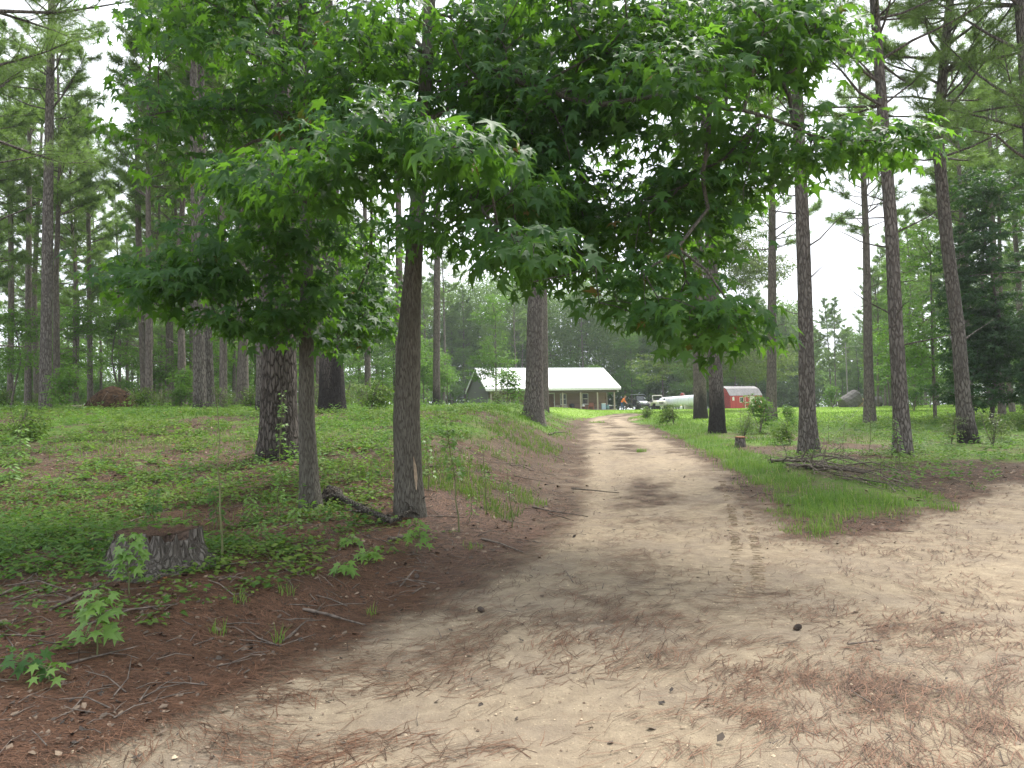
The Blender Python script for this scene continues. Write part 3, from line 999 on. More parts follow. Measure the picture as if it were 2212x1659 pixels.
def pine_crown(mb, axis, radius, z0, H, rng, Lmax, tufts=5, needles=18, nlen=.26, nw=.018, step=.62, dead=(0.3, .55), asym=None, branch_sides=5, per=(2, 4)):
    """whorled limbs added to mb; returns the needles. axis(z) -> centre, radius(z) -> trunk radius"""
    TP, TD = [], []
    EA, EB, R0, R1 = [], [], [], []
    z = z0 * dead[0]
    while z < H - .3:
        live = z >= z0 * (1 + rng.normal(0, .05))
        f = np.clip((z - z0) / (H - z0), 0, 1)
        k = int(rng.integers(per[0], per[1] + 1)) if live else int(rng.integers(0, 3))
        for _ in range(k):
            az = rng.uniform(0, 2 * PI)
            prof = (.72 + .5 * f if f < .35 else .9 * (1 - f) / .65) + .12
            L = Lmax * prof * rng.uniform(.65, 1.15)
            if not live:
                L = Lmax * rng.uniform(.06, dead[1])
            if asym is not None:
                L *= 1 + .5 * math.cos(az - asym)
            el = rng.uniform(.05, .5) + .45 * f
            c = axis(z)
            d = np.array([math.cos(az) * math.cos(el), math.sin(az) * math.cos(el), math.sin(el)])
            p = c + d * radius(z) * .6
            nseg = 4
            pts = [p]
            dd = d.copy()
            for s in range(nseg):
                dd = unit(dd + np.array([0, 0, rng.uniform(-.04, .14)]) + rng.normal(0, .10, 3))
                p = p + dd * L / nseg
                pts.append(p)
            pts = np.array(pts)
            rb = min(radius(z) * .38, .010 + .011 * L)
            rs = np.linspace(rb, .006, nseg + 1)
            mb.tube(pts, rs, branch_sides, False)
            if not live:
                continue
            TP.append(pts[-1]); TD.append(unit(pts[-1] - pts[-2]))
            m_ = max(2, int(round(tufts * (.4 + L / Lmax))))
            for q in range(m_):
                t = rng.uniform(.38, .98) * nseg
                i = min(int(t), nseg - 1)
                b = pts[i] + (pts[i + 1] - pts[i]) * (t - i)
                T = unit(pts[i + 1] - pts[i])
                s = unit(np.cross(T, [0, 0, 1.0])) * (1 if q % 2 else -1)
                dd = unit(T * rng.uniform(.4, 1) + s * rng.uniform(.3, 1) + np.array([0, 0, rng.uniform(-.05, .5)]))
                l = L * rng.uniform(.10, .34) * (1.25 - t / nseg * .7)
                e = b + dd * l
                EA.append(b); EB.append(e); R0.append(.008); R1.append(.005)
                TP.append(e); TD.append(dd)
                if l > .45:
                    TP.append(b + dd * l * .6 + rng.normal(0, .08, 3)); TD.append(unit(dd + rng.normal(0, .4, 3)))
        z += step * rng.uniform(.6, 1.3) * (1 if live else .8)
    if EA:
        edges_mesh(mb, np.array(EA), np.array(EB), np.array(R0), np.array(R1), 3, .05)
    TP, TD = np.array(TP), np.array(TD)
    n = len(TP)
    back = rng.uniform(0, .22, (n, needles))
    dirs = unit(TD[:, None] * rng.uniform(.25, 1.1, (n, needles, 1)) + unit(rng.normal(0, 1, (n, needles, 3))) * .85)
    P = TP[:, None] - TD[:, None] * back[..., None]
    l = nlen * rng.uniform(.75, 1.15, (n, needles))
    tip = P + dirs * l[..., None]; tip[..., 2] -= .10 * l
    s = unit(np.cross(dirs, rng.normal(0, 1, (n, needles, 3)))) * nw / 2
    V = np.stack([P - s, P + s, tip], 2).reshape(-1, 3)
    F = [np.arange(n * needles)[:, None] * 3 + np.array([[0, 1, 2]])]
    t = np.clip(rng.uniform(.1, .9, n)[:, None] + rng.normal(0, .15, (n, needles)), 0, 1)
    return V, F, np.repeat(t.ravel(), 3)


def photo_trunk(pts, D, base_py=None, H=20.0, under=.35):
    """photo points (x, y, width) of a trunk standing at distance D -> local path, radii, base"""
    k = mpp(D)
    W = np.array([pt(px, py, D) for px, py, w in pts]); r = np.array([w * k / 2 for px, py, w in pts])
    b = W[0].copy(); b[2] = float(gz(b[0], b[1]))
    keep = W[:, 2] > b[2] + .3
    P = [b + (0, 0, -under), b] + [w for w, q in zip(W, keep) if q]
    R_ = [r[0], r[0]] + [w for w, q in zip(r, keep) if q]
    top = P[-1]; d = unit(P[-1] - P[-2]) if len(P) > 2 else np.array([0, 0, 1.0])
    d = unit(d * np.array([.55, .55, 1]))
    left_ = b[2] + H - top[2]
    if left_ > .5:
        rl = R_[-1]
        for f in (.34, .67, 1):
            P.append(top + d * left_ * f); R_.append(max(rl * (1 - .62 * f), .04) if f < 1 else .03)
    return np.array(P) - b, np.array(R_), b


def interp_path(P):
    return lambda z: np.array([np.interp(z, P[:, 2], P[:, k]) for k in range(3)])


def named_pine(label, pts, D, H, crown=.5, Lmax=2.6, char=0.0, group=None, seed=0, near=False, rough=.05, asym=None, char_side=None, needles=None, dens=1.0, dead=(.3, .5), flare=.30):
    rng = RNG(1000 + seed)
    P, r, b = photo_trunk(pts, D, H=H)
    root = thing('pine_tree', label, 'tree', b, 0, group)
    mb = MB()
    big = D < 32
    trunk_mesh(mb, P, r, 40 if near else 20, rng, rough, flare, .45, .07 if near else .2, char, char_side, .10 if near else .05)
    ax = interp_path(P)
    rf = lambda z: float(np.interp(z, P[:, 2], r))
    z0 = H * crown
    nw = max(.006, .0006 * D)
    V, F, t = pine_crown(mb, ax, rf, z0, H - .2, rng, Lmax, tufts=(17 if pts[0][0] > 1400 else 11) if big else 9, needles=needles or (40 if big else 28), nlen=.25 if big else .33, nw=nw, step=.6 / dens, dead=dead, asym=asym)
    part('trunk', mb, (BARK_OLD if seed in (1, 2) else BARK_PINE) if D < 32 else BARK_FAR, root, smooth=True)
    link('crown', new_mesh('crown', V, F, False, {'mask': t}), NEEDLE, root)
    return root


build_twigs()

# ------------------------------------------------------------------ the two sweetgums whose boughs fill the picture
def sweetgum(label, pts, D, H, BL, upper, seed, limbs, scar=False):
    rng = RNG(seed)
    P, r, b = photo_trunk(pts, D, H=H)
    root = thing('sweetgum_tree', label, 'tree', b)
    mb = MB()
    Q, rr = trunk_mesh(mb, P, r, 48, rng, .05, .30, .28, .06, 0, None, .07)
    ax = interp_path(P)
    S = []
    for cx, cy, rx, ry, d, dr, dens in BL:
        dens *= .66 if cx > 1200 and cy > 380 else 1.08
        n = max(4, int(dens * rx * ry / (185 if seed == 11 else 235))); d = d if d > 6.7 else d - .3
        u = unit(rng.normal(0, 1, (n, 3))) * np.cbrt(rng.uniform(.03, 1, n))[:, None]
        C = pt(cx, cy, d)
        k = mpp(d)
        q = np.stack([C[0] + u[:, 0] * rx * k, C[1] + u[:, 1] * dr, C[2] + u[:, 2] * ry * k], 1)
        g_ = fbm(q[:, 0] * 1.25 + q[:, 1] * .55, q[:, 2] * 1.5 - q[:, 1] * .45, seed + 5, 3) + rng.normal(0, .025, n)   # gaps between the boughs
        keep = g_ > ((.402 if seed == 11 else .425) if d < 10.2 else .30)
        # boughs spread to the sides of the stem, not across its front
        sx_ = np.interp(q[:, 2] - b[2], P[:, 2], P[:, 0]) + b[0]
        front = (q[:, 1] < D) & (np.abs(q[:, 0] * D / q[:, 1] - sx_) < .30) & (q[:, 2] - b[2] > 4.2)
        S.append(q[keep & ~front])
    for (cx, cy, cz, rx, ry, rz, n) in upper:
        u = unit(rng.normal(0, 1, (n, 3))) * np.cbrt(rng.uniform(.1, 1, n))[:, None]
        S.append(np.array([b[0] + cx, b[1] + cy, b[2] + cz]) + u * np.array([rx, ry, rz]))
    S = np.concatenate(S)
    S = S - b
    tz = np.linspace(2.2, H - .4, 46)
    TP = np.array([ax(z) for z in tz])
    # real limbs first: photo points along each, at their distances
    extra = []
    for L in limbs:
        W = np.array([pt(px, py, d) for px, py, d in L]) - b
        s = np.linspace(0, 1, len(W) * 4)
        W = np.stack([np.interp(s, np.linspace(0, 1, len(W)), W[:, k]) for k in range(3)], 1) + np.cumsum(rng.normal(0, .012, (len(s), 3)), 0) * (s > 0)[:, None]
        mb.tube(W, np.linspace(.034, .009, len(W)) * (1 + .05 * np.sin(np.arange(len(W)) * 1.7)), 7, True)
        extra.append(W[3:])
    nodes_ = np.concatenate([TP] + extra)
    Dr = grow(mb, nodes_, None, S, rng, .0032, .46, .35, 5)
    li = unit(np.array([-.0 - S[:, 0].mean() * 0, -1, .2]))
    V, F, t = sprays_to_leaves(S, Dr, rng, STAR, .124, 14, .46, .8, light=(0, -.38, .15), sizevar=.33, flat=.34)
    part('trunk', mb, BARK_GUM, root, smooth=True)
    link('crown', new_mesh('crown', V, F, True, {'mask': t}), LEAF_GUM, root)
    if scar:                                                        # split bark low on the right flank
        sm_ = MB()
        w = np.array([pt(px, py, D) for px, py in ((897, 985), (900, 1005), (902, 1030), (903, 1055))]) - b
        w[:, 1] -= .165
        sm_.tube(w, [.004, .018, .020, .005], 8)
        w2 = w + np.array([.026, .012, -.03])
        part('bark_scar', sm_, plain('bare_wood', (.34, .26, .18), .8, var=.3, scale=20), root, smooth=True)
    return root


S1_BLOBS = [
    (760, 80, 150, 95, 10, 1.3, 1.1), (800, 200, 120, 90, 9, 1.2, 1), (860, 335, 150, 70, 6.6, .8, 1.15), (1005, 365, 95, 65, 6.3, .7, 1.15), (900, 430, 160, 45, 8, 1, 1.0),
    (1055, 500, 90, 55, 6.4, .7, 1.2), (1120, 545, 45, 40, 6.2, .5, 1.1), (790, 480, 110, 45, 9.5, 1, .85), (1000, 180, 140, 120, 9, 1.2, 1.0), (1130, 90, 150, 110, 9.5, 1.3, 1),
    (1200, 245, 160, 95, 8.5, 1.2, 1), (1190, 390, 110, 85, 9, 1.2, 1.1), (1235, 520, 105, 78, 9.5, 1, 1.1), (1175, 560, 60, 45, 8.8, .8, 1), (1340, 120, 150, 120, 8.5, 1.3, 1),
    (1450, 230, 150, 95, 7.6, 1.1, 1.05), (1505, 330, 110, 60, 7.8, 1, 1.05), (1470, 470, 130, 60, 8.5, 1, 1.1), (1380, 590, 110, 55, 8, .9, 1.1), (1470, 680, 120, 42, 7.4, .7, 1.25),
    (1570, 690, 55, 40, 7.3, .5, 1.2), (1360, 660, 70, 40, 7.8, .6, 1.0), (1540, 560, 60, 50, 8.2, .7, .9), (1590, 110, 150, 105, 8, 1.2, 1.05), (1620, 270, 110, 85, 8, 1.1, 1.05), (1700, 330, 80, 55, 8, .8, 1),
    (1640, 420, 75, 55, 8.4, .8, 1), (1895, 308, 115, 36, 7.5, .6, 1.25), (1740, 120, 65, 60, 8.2, .8, .9), (1690, 40, 90, 60, 8.2, .9, 1), (1780, 285, 60, 36, 7.8, .6, .9),
    (960, 560, 40, 45, 9.4, .6, .8), (1300, 520, 70, 70, 9.0, .9, 1.5), (960, 610, 26, 34, 9.2, .4, .9), (1130, 600, 34, 30, 7.6, .4, 1.0), (1010, 590, 30, 30, 8.8, .4, .8), (1320, 700, 40, 36, 7.8, .4, 1.2), (1410, 735, 36, 26, 7.5, .3, 1.2), (1530, 735, 44, 26, 7.3, .3, 1.3), (1620, 720, 26, 22, 7.2, .3, 1.2), (1450, 370, 60, 50, 8.2, .8, 1.4), (1470, 430, 60, 45, 8.4, .8, 1.3), (1260, 440, 70, 60, 9.2, .8, 1.4), (1390, 300, 60, 30, 8.4, .6, 1.1), (1160, 470, 60, 60, 8.4, .8, 1.2), (1090, 230, 90, 70, 8.8, .8, 1.0), (1290, 270, 90, 80, 9.4, .9, .9), (1390, 480, 70, 60, 8.6, .8, .9), (1100, 300, 90, 80, 8.6, .9, 1.0), (1080, 420, 90, 60, 7.4, .8, 1.0), (1560, 430, 60, 60, 8.4, .7, .9), (1420, 30, 120, 60, 8.4, .9, 1.0), (1010, 60, 110, 80, 9.2, 1, .9), (680, 30, 90, 60, 9.6, .9, .9), (860, 40, 120, 60, 8, .9, .9), (1250, 30, 160, 60, 8, 1, .9),
    (940, 470, 60, 70, 8.0, .7, 1.0), (1000, 540, 45, 40, 8.6, .6, .8), (860, 500, 60, 40, 8.6, .7, .9), (745, 620, 75, 85, 11.5, 1.0, 1.3), (730, 480, 60, 60, 10.5, .9, 1.1), (800, 690, 55, 60, 11.5, .8, 1.1), (715, 710, 50, 50, 11, .8, 1.3), (820, 590, 50, 60, 12, .8, .7), (770, 540, 60, 40, 11, .8, 1.0)]
S1_LIMBS = [[(935, 215, 9), (1000, 190, 8.6), (1080, 165, 8.2), (1180, 200, 8.0), (1300, 150, 7.9)], [(930, 255, 9), (990, 225, 8.8), (1060, 190, 8.6)],
            [(1080, 165, 8.2), (1290, 225, 7.6), (1480, 200, 7.4), (1640, 250, 7.6), (1760, 310, 7.6), (1900, 320, 7.5)], [(925, 300, 9), (1010, 420, 7.8), (1080, 500, 6.5)],
            [(920, 300, 9), (880, 370, 7.4), (800, 340, 6.5)],
            [(910, 330, 9), (800, 420, 10.4), (800, 560, 11.2), (740, 690, 11.4)], [(930, 120, 9), (850, 60, 9.3), (760, 90, 9.8)]]
S2_BLOBS = [
    (490, 80, 135, 105, 9.5, 1.2, 1.05), (410, 180, 95, 95, 9, 1.1, .85), (520, 245, 130, 95, 9.5, 1.1, 1.05), (620, 140, 115, 120, 9, 1.2, 1.05), (335, 250, 75, 38, 8.5, .7, .8),
    (450, 370, 110, 70, 9.5, 1, .8), (600, 430, 105, 70, 7.4, .8, 1.1), (690, 385, 100, 50, 6.4, .6, 1.1), (570, 560, 130, 60, 8.5, .9, 1.1), (630, 650, 105, 42, 8.8, .8, 1.1),
    (360, 610, 110, 30, 8.2, .6, 1.0), (430, 490, 80, 50, 9, .8, .85), (490, 630, 100, 36, 8.6, .7, .95), (680, 250, 90, 70, 8.6, .9, 1.0), (670, 520, 80, 45, 8.2, .7, 1.0), (540, 400, 60, 50, 7.6, .6, 1.0),
    (300, 600, 60, 30, 8.4, .5, 1.0), (520, 700, 40, 34, 8.6, .4, .9), (600, 715, 36, 30, 9.0, .4, .8), (690, 730, 30, 34, 9.2, .4, .8), (330, 650, 36, 20, 8.3, .3, .8), (620, 530, 50, 60, 8.0, .5, .8), (270, 560, 50, 18, 8.4, .4, .7), (560, 690, 90, 34, 8.8, .7, 1.0), (640, 590, 70, 60, 8.6, .7, 1.0), (660, 700, 50, 40, 8.9, .5, .8), (430, 570, 90, 40, 8.6, .6, .9), (560, 20, 120, 60, 9, 1, 1)]
S2_LIMBS = [[(655, 150, 9.2), (600, 90, 9.2), (560, 40, 9.2)], [(655, 330, 9.2), (560, 300, 9.2), (450, 360, 9.3)], [(660, 400, 9.2), (640, 420, 8.0), (600, 430, 7.3)],
            [(662, 520, 9.2), (520, 590, 8.7), (360, 610, 8.3), (260, 615, 8.3)], [(655, 250, 9.2), (520, 230, 9.2), (340, 250, 8.6)]]

sweetgum('broad sweetgum in the middle with a scarred trunk, its boughs hanging over the road',
         [(886, 1115, 66), (882, 1030, 58), (878, 900, 56), (885, 700, 47), (894, 560, 38), (905, 400, 33), (914, 250, 30), (924, 100, 27), (928, 0, 26)], 9.0, 14.5, S1_BLOBS,
         [(-.5, .6, 10, 3.4, 3.4, 3.6, 150), (3.6, -.5, 8.6, 3.2, 2.6, 2.0, 80)], 11, S1_LIMBS, True)
sweetgum('slimmer sweetgum with dark trunk close in front of the thickest old pine',
         [(672, 1110, 50), (668, 1040, 40), (662, 900, 34), (662, 700, 29), (663, 560, 27), (658, 300, 22), (655, 110, 20), (652, 0, 18)], 9.25, 13.0, S2_BLOBS,
         [(-1.2, .4, 9.4, 3.0, 3.0, 3.2, 120)], 12, S2_LIMBS)

# ------------------------------------------------------------------ pines one can tell apart
NP = [
    # label, points, D, H, crown start, limb length, burnt height, seed, near
    ('thickest old pine with plated bark rising behind the slim sweetgum', [(602, 990, 86), (603, 900, 76), (604, 720, 69), (604, 560, 64), (604, 300, 56), (602, 0, 46)], 13, 21, .62, 3.2, .55, 1, True),
    ('stout pine with a broad charred foot, standing back between the two sweetgums', [(718, 895, 56), (716, 780, 50), (715, 640, 46), (717, 500, 36), (712, 300, 32), (708, 100, 28)], 23, 22, .6, 2.8, 2.6, 2, False),
    ('pine half hidden just left of the thickest old pine', [(567, 880, 28), (567, 720, 26), (568, 560, 23), (568, 300, 20)], 24, 21, .6, 2.6, 1.0, 3, False),
    ('left one of two pines growing close together as a pair in the left woods', [(432, 862, 26), (424, 500, 20), (421, 400, 18), (418, 150, 15)], 27, 22, .6, 2.6, .9, 4, False),
    ('right one of two pines growing close together as a pair in the left woods', [(452, 866, 23), (440, 500, 17), (437, 400, 15), (434, 150, 13)], 28, 22, .6, 2.6, .4, 5, False),
    ('tall bare-stemmed pine standing clear, thickest at the far left of the woods', [(97, 872, 24), (100, 700, 22), (103, 500, 21), (107, 250, 17), (112, 0, 14)], 28, 23, .52, 2.8, .3, 6, False),
    ('slender pale pine just left of the tall bare-stemmed pine', [(60, 882, 14), (61, 700, 12), (62, 560, 12), (63, 400, 10)], 38, 20, .5, 2.3, 0, 7, False),
    ('thin dark pine nearest the left border of the woods', [(22, 870, 12), (24, 650, 11), (24, 560, 11), (22, 400, 9)], 40, 20, .5, 2.3, 0, 8, False),
    ('slim pine with its foot to the right, between the root plate and the pair', [(312, 862, 14), (304, 650, 12), (299, 500, 12), (296, 300, 9)], 38, 19, .55, 2.2, 0, 9, False),
    ('thin straight pine left of the pair of pines, beyond the leaning slim one', [(365, 886, 11), (363, 700, 10), (360, 560, 9)], 48, 19, .5, 2.2, 0, 10, False),
    ('smooth pale pine stem between the pair of pines and the thickest old pine', [(527, 858, 20), (526, 700, 18), (524, 560, 16), (521, 350, 14)], 33, 21, .6, 2.5, 0, 11, False),
    ('thin pine standing just beyond the brown root plate', [(195, 886, 12), (194, 700, 10), (192, 560, 9), (190, 400, 8)], 45, 20, .5, 2.3, 0, 12, False),
    ('slim far pine seen between the charred stout pine and the middle sweetgum', [(795, 868, 14), (793, 700, 12), (790, 560, 11)], 48, 20, .55, 2.2, .6, 13, False),
    ('pine with a black foot in the open just right of the middle sweetgum', [(943, 887, 17), (943, 780, 15), (944, 600, 14), (946, 500, 12)], 45, 20, .6, 2.4, 2.0, 14, False),
    ('pine mostly hidden by the trunk of the middle sweetgum', [(862, 872, 18), (863, 700, 17), (862, 560, 15)], 36, 20, .6, 2.4, 0, 15, False),
    ('big grey pine in front of the house, left of the road', [(1153, 916, 46), (1154, 850, 39), (1155, 740, 35), (1157, 580, 31), (1158, 300, 25)], 28, 22, .62, 2.8, .3, 16, True),
    ('dark pine standing close behind the big grey pine before the house', [(1177, 890, 18), (1175, 740, 17), (1174, 560, 15)], 46, 20, .6, 2.4, .8, 17, False),
    ('scorched pine just left of the burnt pine at the road edge', [(1513, 896, 28), (1511, 800, 26), (1509, 700, 24), (1506, 500, 21)], 43, 21, .55, 2.8, 2.2, 18, False),
    ('burnt pine with the blackest foot at the right edge of the road', [(1549, 942, 34), (1549, 880, 31), (1543, 740, 28), (1537, 560, 25), (1530, 400, 22), (1520, 200, 19)], 28, 22, .5, 3.0, 2.1, 19, True),
    ('pine standing in front of the red shed, its foot in weeds', [(1666, 912, 24), (1667, 800, 20), (1668, 600, 17), (1668, 450, 15)], 37, 19, .48, 2.8, 1.0, 20, False),
    ('straight pine with flaky plates right behind the brush pile', [(1747, 990, 42), (1744, 900, 34), (1741, 720, 30), (1735, 520, 28), (1722, 200, 23), (1710, 40, 21)], 18.5, 22, .42, 3.2, .5, 21, True),
    ('slim pine with a leafy foot at the lawn edge before the grey hay bales', [(1879, 918, 25), (1876, 800, 19), (1871, 518, 14), (1866, 400, 12)], 33, 17, .5, 2.4, .3, 22, False),
    ('pine with grass at its foot, between the brush pile and the leaning pine', [(1951, 995, 38), (1946, 880, 31), (1936, 720, 28), (1927, 518, 26), (1896, 101, 20), (1888, 0, 18)], 17.3, 21, .42, 3.2, .5, 23, True),
    ('leaning pine with a hollow black scar at its foot, before the dark leafy tree', [(2094, 966, 38), (2082, 880, 30), (2070, 720, 27), (2045, 518, 25), (2026, 302, 22), (2036, 165, 20), (2052, 0, 16)], 20.5, 21, .40, 3.4, 1.2, 24, True),
]
for label, pts, D, H, cr, Lm, ch, sd, nr in NP:
    named_pine(label, pts, D, H, cr, Lm, ch, 'pines between the camera and the house', sd, nr, flare=.40, dens=1.15 if D < 22 and pts[0][0] > 1400 else 1.0, dead=(.3, .5))

# pines rooted just outside the frame whose limbs reach in
for label, x, y, H, cr, Lm, sd in (
        ('pine at the very edge beside the left woods with low feathery limbs', -10.2, 12.6, 19, .30, 3.4, 40),
        ('pine at the very right edge with long limbs reaching over the clearing', 13.6, 18.2, 21, .34, 4.0, 41)):
    k = pt(1106, 800, y)
    b = gp(x, y)
    rng = RNG(sd)
    root = thing('pine_tree', label, 'tree', b, 0, 'pines between the camera and the house')
    mb = MB()
    P = np.array([[0, 0, -.3], [0, 0, 0], [.1, .05, 6], [.0, .1, 13], [.1, 0, H]]); r = np.array([.22, .21, .17, .12, .03])
    trunk_mesh(mb, P, r, 24, rng, .05, .3, .4, .15)
    V, F, t = pine_crown(mb, interp_path(P), lambda z: float(np.interp(z, P[:, 2], r)), H * cr, H - .2, rng, Lm, 16, 40, .25, .008, .62)
    part('trunk', mb, BARK_PINE, root, smooth=True)
    link('crown', new_mesh('crown', V, F, False, {'mask': t}), NEEDLE, root)


# ------------------------------------------------------------------ kinds of tree for the woods behind
def proto_pine(seed, H, r0, cr, Lm, tufts=10, needles=22):
    rng = RNG(seed)
    root = thing('pine_tree', 'x', 'tree')
    mb = MB()
    b = rng.normal(0, .16, (3, 2))
    P = np.array([[0, 0, -.5], [0, 0, 0], [b[0][0], b[0][1], H * .33], [b[1][0], b[1][1], H * .66], [b[2][0], b[2][1], H]])
    r = np.array([r0, r0, r0 * .78, r0 * .5, .03])
    trunk_mesh(mb, P, r, 12, rng, .04, .25, .4, .5)
    V, F, t = pine_crown(mb, interp_path(P), lambda z: float(np.interp(z, P[:, 2], r)), H * cr, H - .2, rng, Lm, tufts, needles, .40, .034, .58, (.25, .5), None, 4)
    part('trunk', mb, BARK_FAR, root, smooth=True)
    link('crown', new_mesh('crown', V, F, False, {'mask': t}), NEEDLE, root)
    return root


def proto_broad(name, seed, H, r0, lobes, nspray, nl, size, mat, base=OVAL, spread=.4, z0=.25, droop=.4, cat='tree', stems=1, tip=.006):
    rng = RNG(seed)
    root = thing(name, 'x', cat)
    mb = MB()
    N_ = []
    for s in range(stems):
        a = rng.uniform(0, 2 * PI); q = (0 if stems == 1 else .25 * H)
        P = np.array([[0, 0, -.3], [0, 0, 0], [math.cos(a) * q * .4, math.sin(a) * q * .4, H * .4], [math.cos(a) * q, math.sin(a) * q, H * .8]])
        P[2:, :2] += rng.normal(0, .03 * H, (2, 2))
        r = np.array([r0, r0, r0 * .7, r0 * .25])
        trunk_mesh(mb, P, r, 10 if r0 > .05 else 6, rng, .05, .3, .3, max(.12, H / 24))
        N_.append(np.array([interp_path(P)(z) for z in np.linspace(H * z0, H * .8, 14)]))
    S = []
    tot = sum(l[3] * l[4] * l[5] for l in lobes)
    for (cx, cy, cz, rx, ry, rz) in lobes:
        n = max(4, int(nspray * rx * ry * rz / tot))
        u = unit(rng.normal(0, 1, (n, 3))) * np.cbrt(rng.uniform(.18, 1, n))[:, None]
        S.append(np.array([cx, cy, cz]) + u * np.array([rx, ry, rz]))
    S = np.concatenate(S)
    S[:, 2] = np.maximum(S[:, 2], .06)
    Dr = grow(mb, np.concatenate(N_), None, S, rng, tip, .42, .4, 4)
    V, F, t = sprays_to_leaves(S, Dr, rng, base, size, nl, spread, droop, flat=.6)
    part('trunk' if H > 2 else 'stem', mb, BARK_FAR if r0 > .05 else TWIG, root, smooth=True)
    link('crown' if H > 2 else 'foliage', new_mesh('crown', V, F, False, {'mask': t}), mat, root)
    return root


def lobes(rng, n, R_, z0, z1, rr, rz):
    L = []
    for i in range(n):
        a = rng.uniform(0, 2 * PI); d = R_ * math.sqrt(rng.uniform(0, 1)); z = rng.uniform(z0, z1)
        f = 1 - .55 * (z - z0) / (z1 - z0 + 1e-6)
        L.append((math.cos(a) * d * f, math.sin(a) * d * f, z, rr * rng.uniform(.7, 1.2), rr * rng.uniform(.7, 1.2), rz * rng.uniform(.7, 1.2)))
    return L


PROTO = {}
for i, (H, r0, cr, Lm) in enumerate(((20, .17, .46, 2.9), (19, .15, .40, 2.7), (21.5, .19, .52, 3.2), (18, .13, .34, 2.6), (16, .14, .25, 3.0), (20, .16, .55, 2.5))):
    PROTO['pine%d' % i] = proto_pine(200 + i, H, r0, cr, Lm)
rg = RNG(77)
PROTO['oak'] = proto_broad('oak_tree', 301, 19, .34, [(6.6 * math.sqrt(q) * math.cos(a) * (1 - .35 * (z - 2.9) / 15), 5.5 * math.sqrt(q) * math.sin(a), z, 2.0, 1.8, 1.35) for q, a, z in zip(rg.uniform(.1, 1, 52), rg.uniform(0, 6.28, 52), rg.uniform(2.9, 17.5, 52))], 2300, 24, .17, LEAF_OAK, OVAL, .6, .16, .9)
PROTO['under0'] = proto_broad('broadleaf_tree', 302, 7.5, .06, lobes(rg, 12, 1.6, 2.0, 6.8, 1.0, .7), 260, 20, .13, LEAF_UNDER, OVAL, .34, .2)
PROTO['under1'] = proto_broad('broadleaf_tree', 303, 5.0, .045, lobes(rg, 9, 1.4, 1.2, 4.4, .8, .5), 180, 18, .12, LEAF_UNDER, OVAL, .32, .15)
PROTO['under2'] = proto_broad('broadleaf_tree', 304, 10.5, .09, lobes(rg, 16, 2.0, 2.4, 9.6, 1.2, .9), 380, 20, .14, LEAF_UNDER, OVAL, .4, .2)
PROTO['bush0'] = proto_broad('bush', 305, 1.7, .018, lobes(rg, 7, .55, .35, 1.4, .38, .3), 90, 14, .10, LEAF_UNDER, OVAL, .2, .1, .3, 'bush', 4, .003)
PROTO['bush1'] = proto_broad('bush', 306, 1.2, .014, lobes(rg, 6, .6, .25, .9, .34, .25), 80, 14, .085, LEAF_COVER, OVAL, .18, .1, .3, 'bush', 5, .003)
PROTO['bush2'] = proto_broad('bush', 307, 1.5, .014, lobes(rg, 5, .4, .3, 1.3, .26, .28), 55, 12, .07, LEAF_OAK, OVAL, .16, .1, .3, 'bush', 5, .003)
PROTO['gum'] = proto_broad('sweetgum_tree', 308, 10.5, .09, lobes(rg, 30, 1.5, 1.2, 9.8, 1.0, .8), 700, 18, .15, LEAF_SHADED, STAR, .42, .1, .6)
USED = set()


def put(kind, x, y, rz, sc, label, group=None, dz=0.0):
    src = PROTO[kind]
    if kind not in USED:
        USED.add(kind)
        src.location = gp(x, y, dz); src.rotation_euler = (0, 0, rz); src.scale = (sc, sc, sc)
        tag(src, label, None, group)
        if group is None and 'group' in src:
            del src['group']
        return src
    o = dup(src, gp(x, y, dz), rz, sc, label, group)
    if group is None and 'group' in o:
        del o['group']
    return o


# --- single ones the photo lets one point to
def putpx(kind, px, D, sc, label, rz=0.0, group=None):
    p = gpx(px, D)
    return put(kind, p[0], p[1], rz, sc, label, group)


putpx('oak', 1548, 64, 1.0, 'wide olive-green oak with hanging boughs behind the two burnt pines', 0.0)
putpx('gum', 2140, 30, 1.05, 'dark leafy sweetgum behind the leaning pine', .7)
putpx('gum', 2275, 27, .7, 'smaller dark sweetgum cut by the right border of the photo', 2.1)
putpx('under2', 2020, 36, 1.0, 'bright broadleaf tree left of the dark leafy sweetgum', 1.2)
putpx('under2', 1072, 62, 1.0, 'broadleaf tree above the left gable end of the house', 2.2)
putpx('under1', 360, 42, .85, 'small pale-leaved tree in front of the pair of pines', .3)
putpx('under0', 160, 40, 1.0, 'leafy young tree right of the tall bare-stemmed pine in the left woods', 1.0)
putpx('under0', 20, 33, .8, 'leafy young tree at the left border of the woods', 2.6)
putpx('under1', 965, 52, .9, 'bright young tree beside the black-footed pine right of the middle sweetgum', 1.4)
putpx('bush0', 1098, 36, 1.25, 'tall weedy bush in front of the left end of the porch', .5)
putpx('bush2', 1075, 29, .8, 'low weedy bush at the left foot of the big grey pine', 1.5)
putpx('bush1', 800, 25, 1.2, 'rounded green bush between the charred stout pine and the middle sweetgum', .2)
putpx('bush1', 745, 29, 1.0, 'green bush behind the charred stout pine', 2.2)
putpx('bush0', 465, 31, .9, 'leafy bush right at the foot of the pair of pines', .9)
putpx('bush0', 395, 30, .75, 'dark bush left of the foot of the pair of pines', 2.9)
putpx('bush1', 285, 33, 1.1, 'bush growing up against the brown root plate', 1.9)
putpx('bush0', 1640, 27, .95, 'tall loose bush right of the burnt pine at the road edge', 1.1)
putpx('bush2', 1605, 24, .9, 'low dark bush beside the reddish cut stump', 2.0)
putpx('bush0', 1700, 32, .6, 'small bush between the shed pine and the flaky pine', .1)
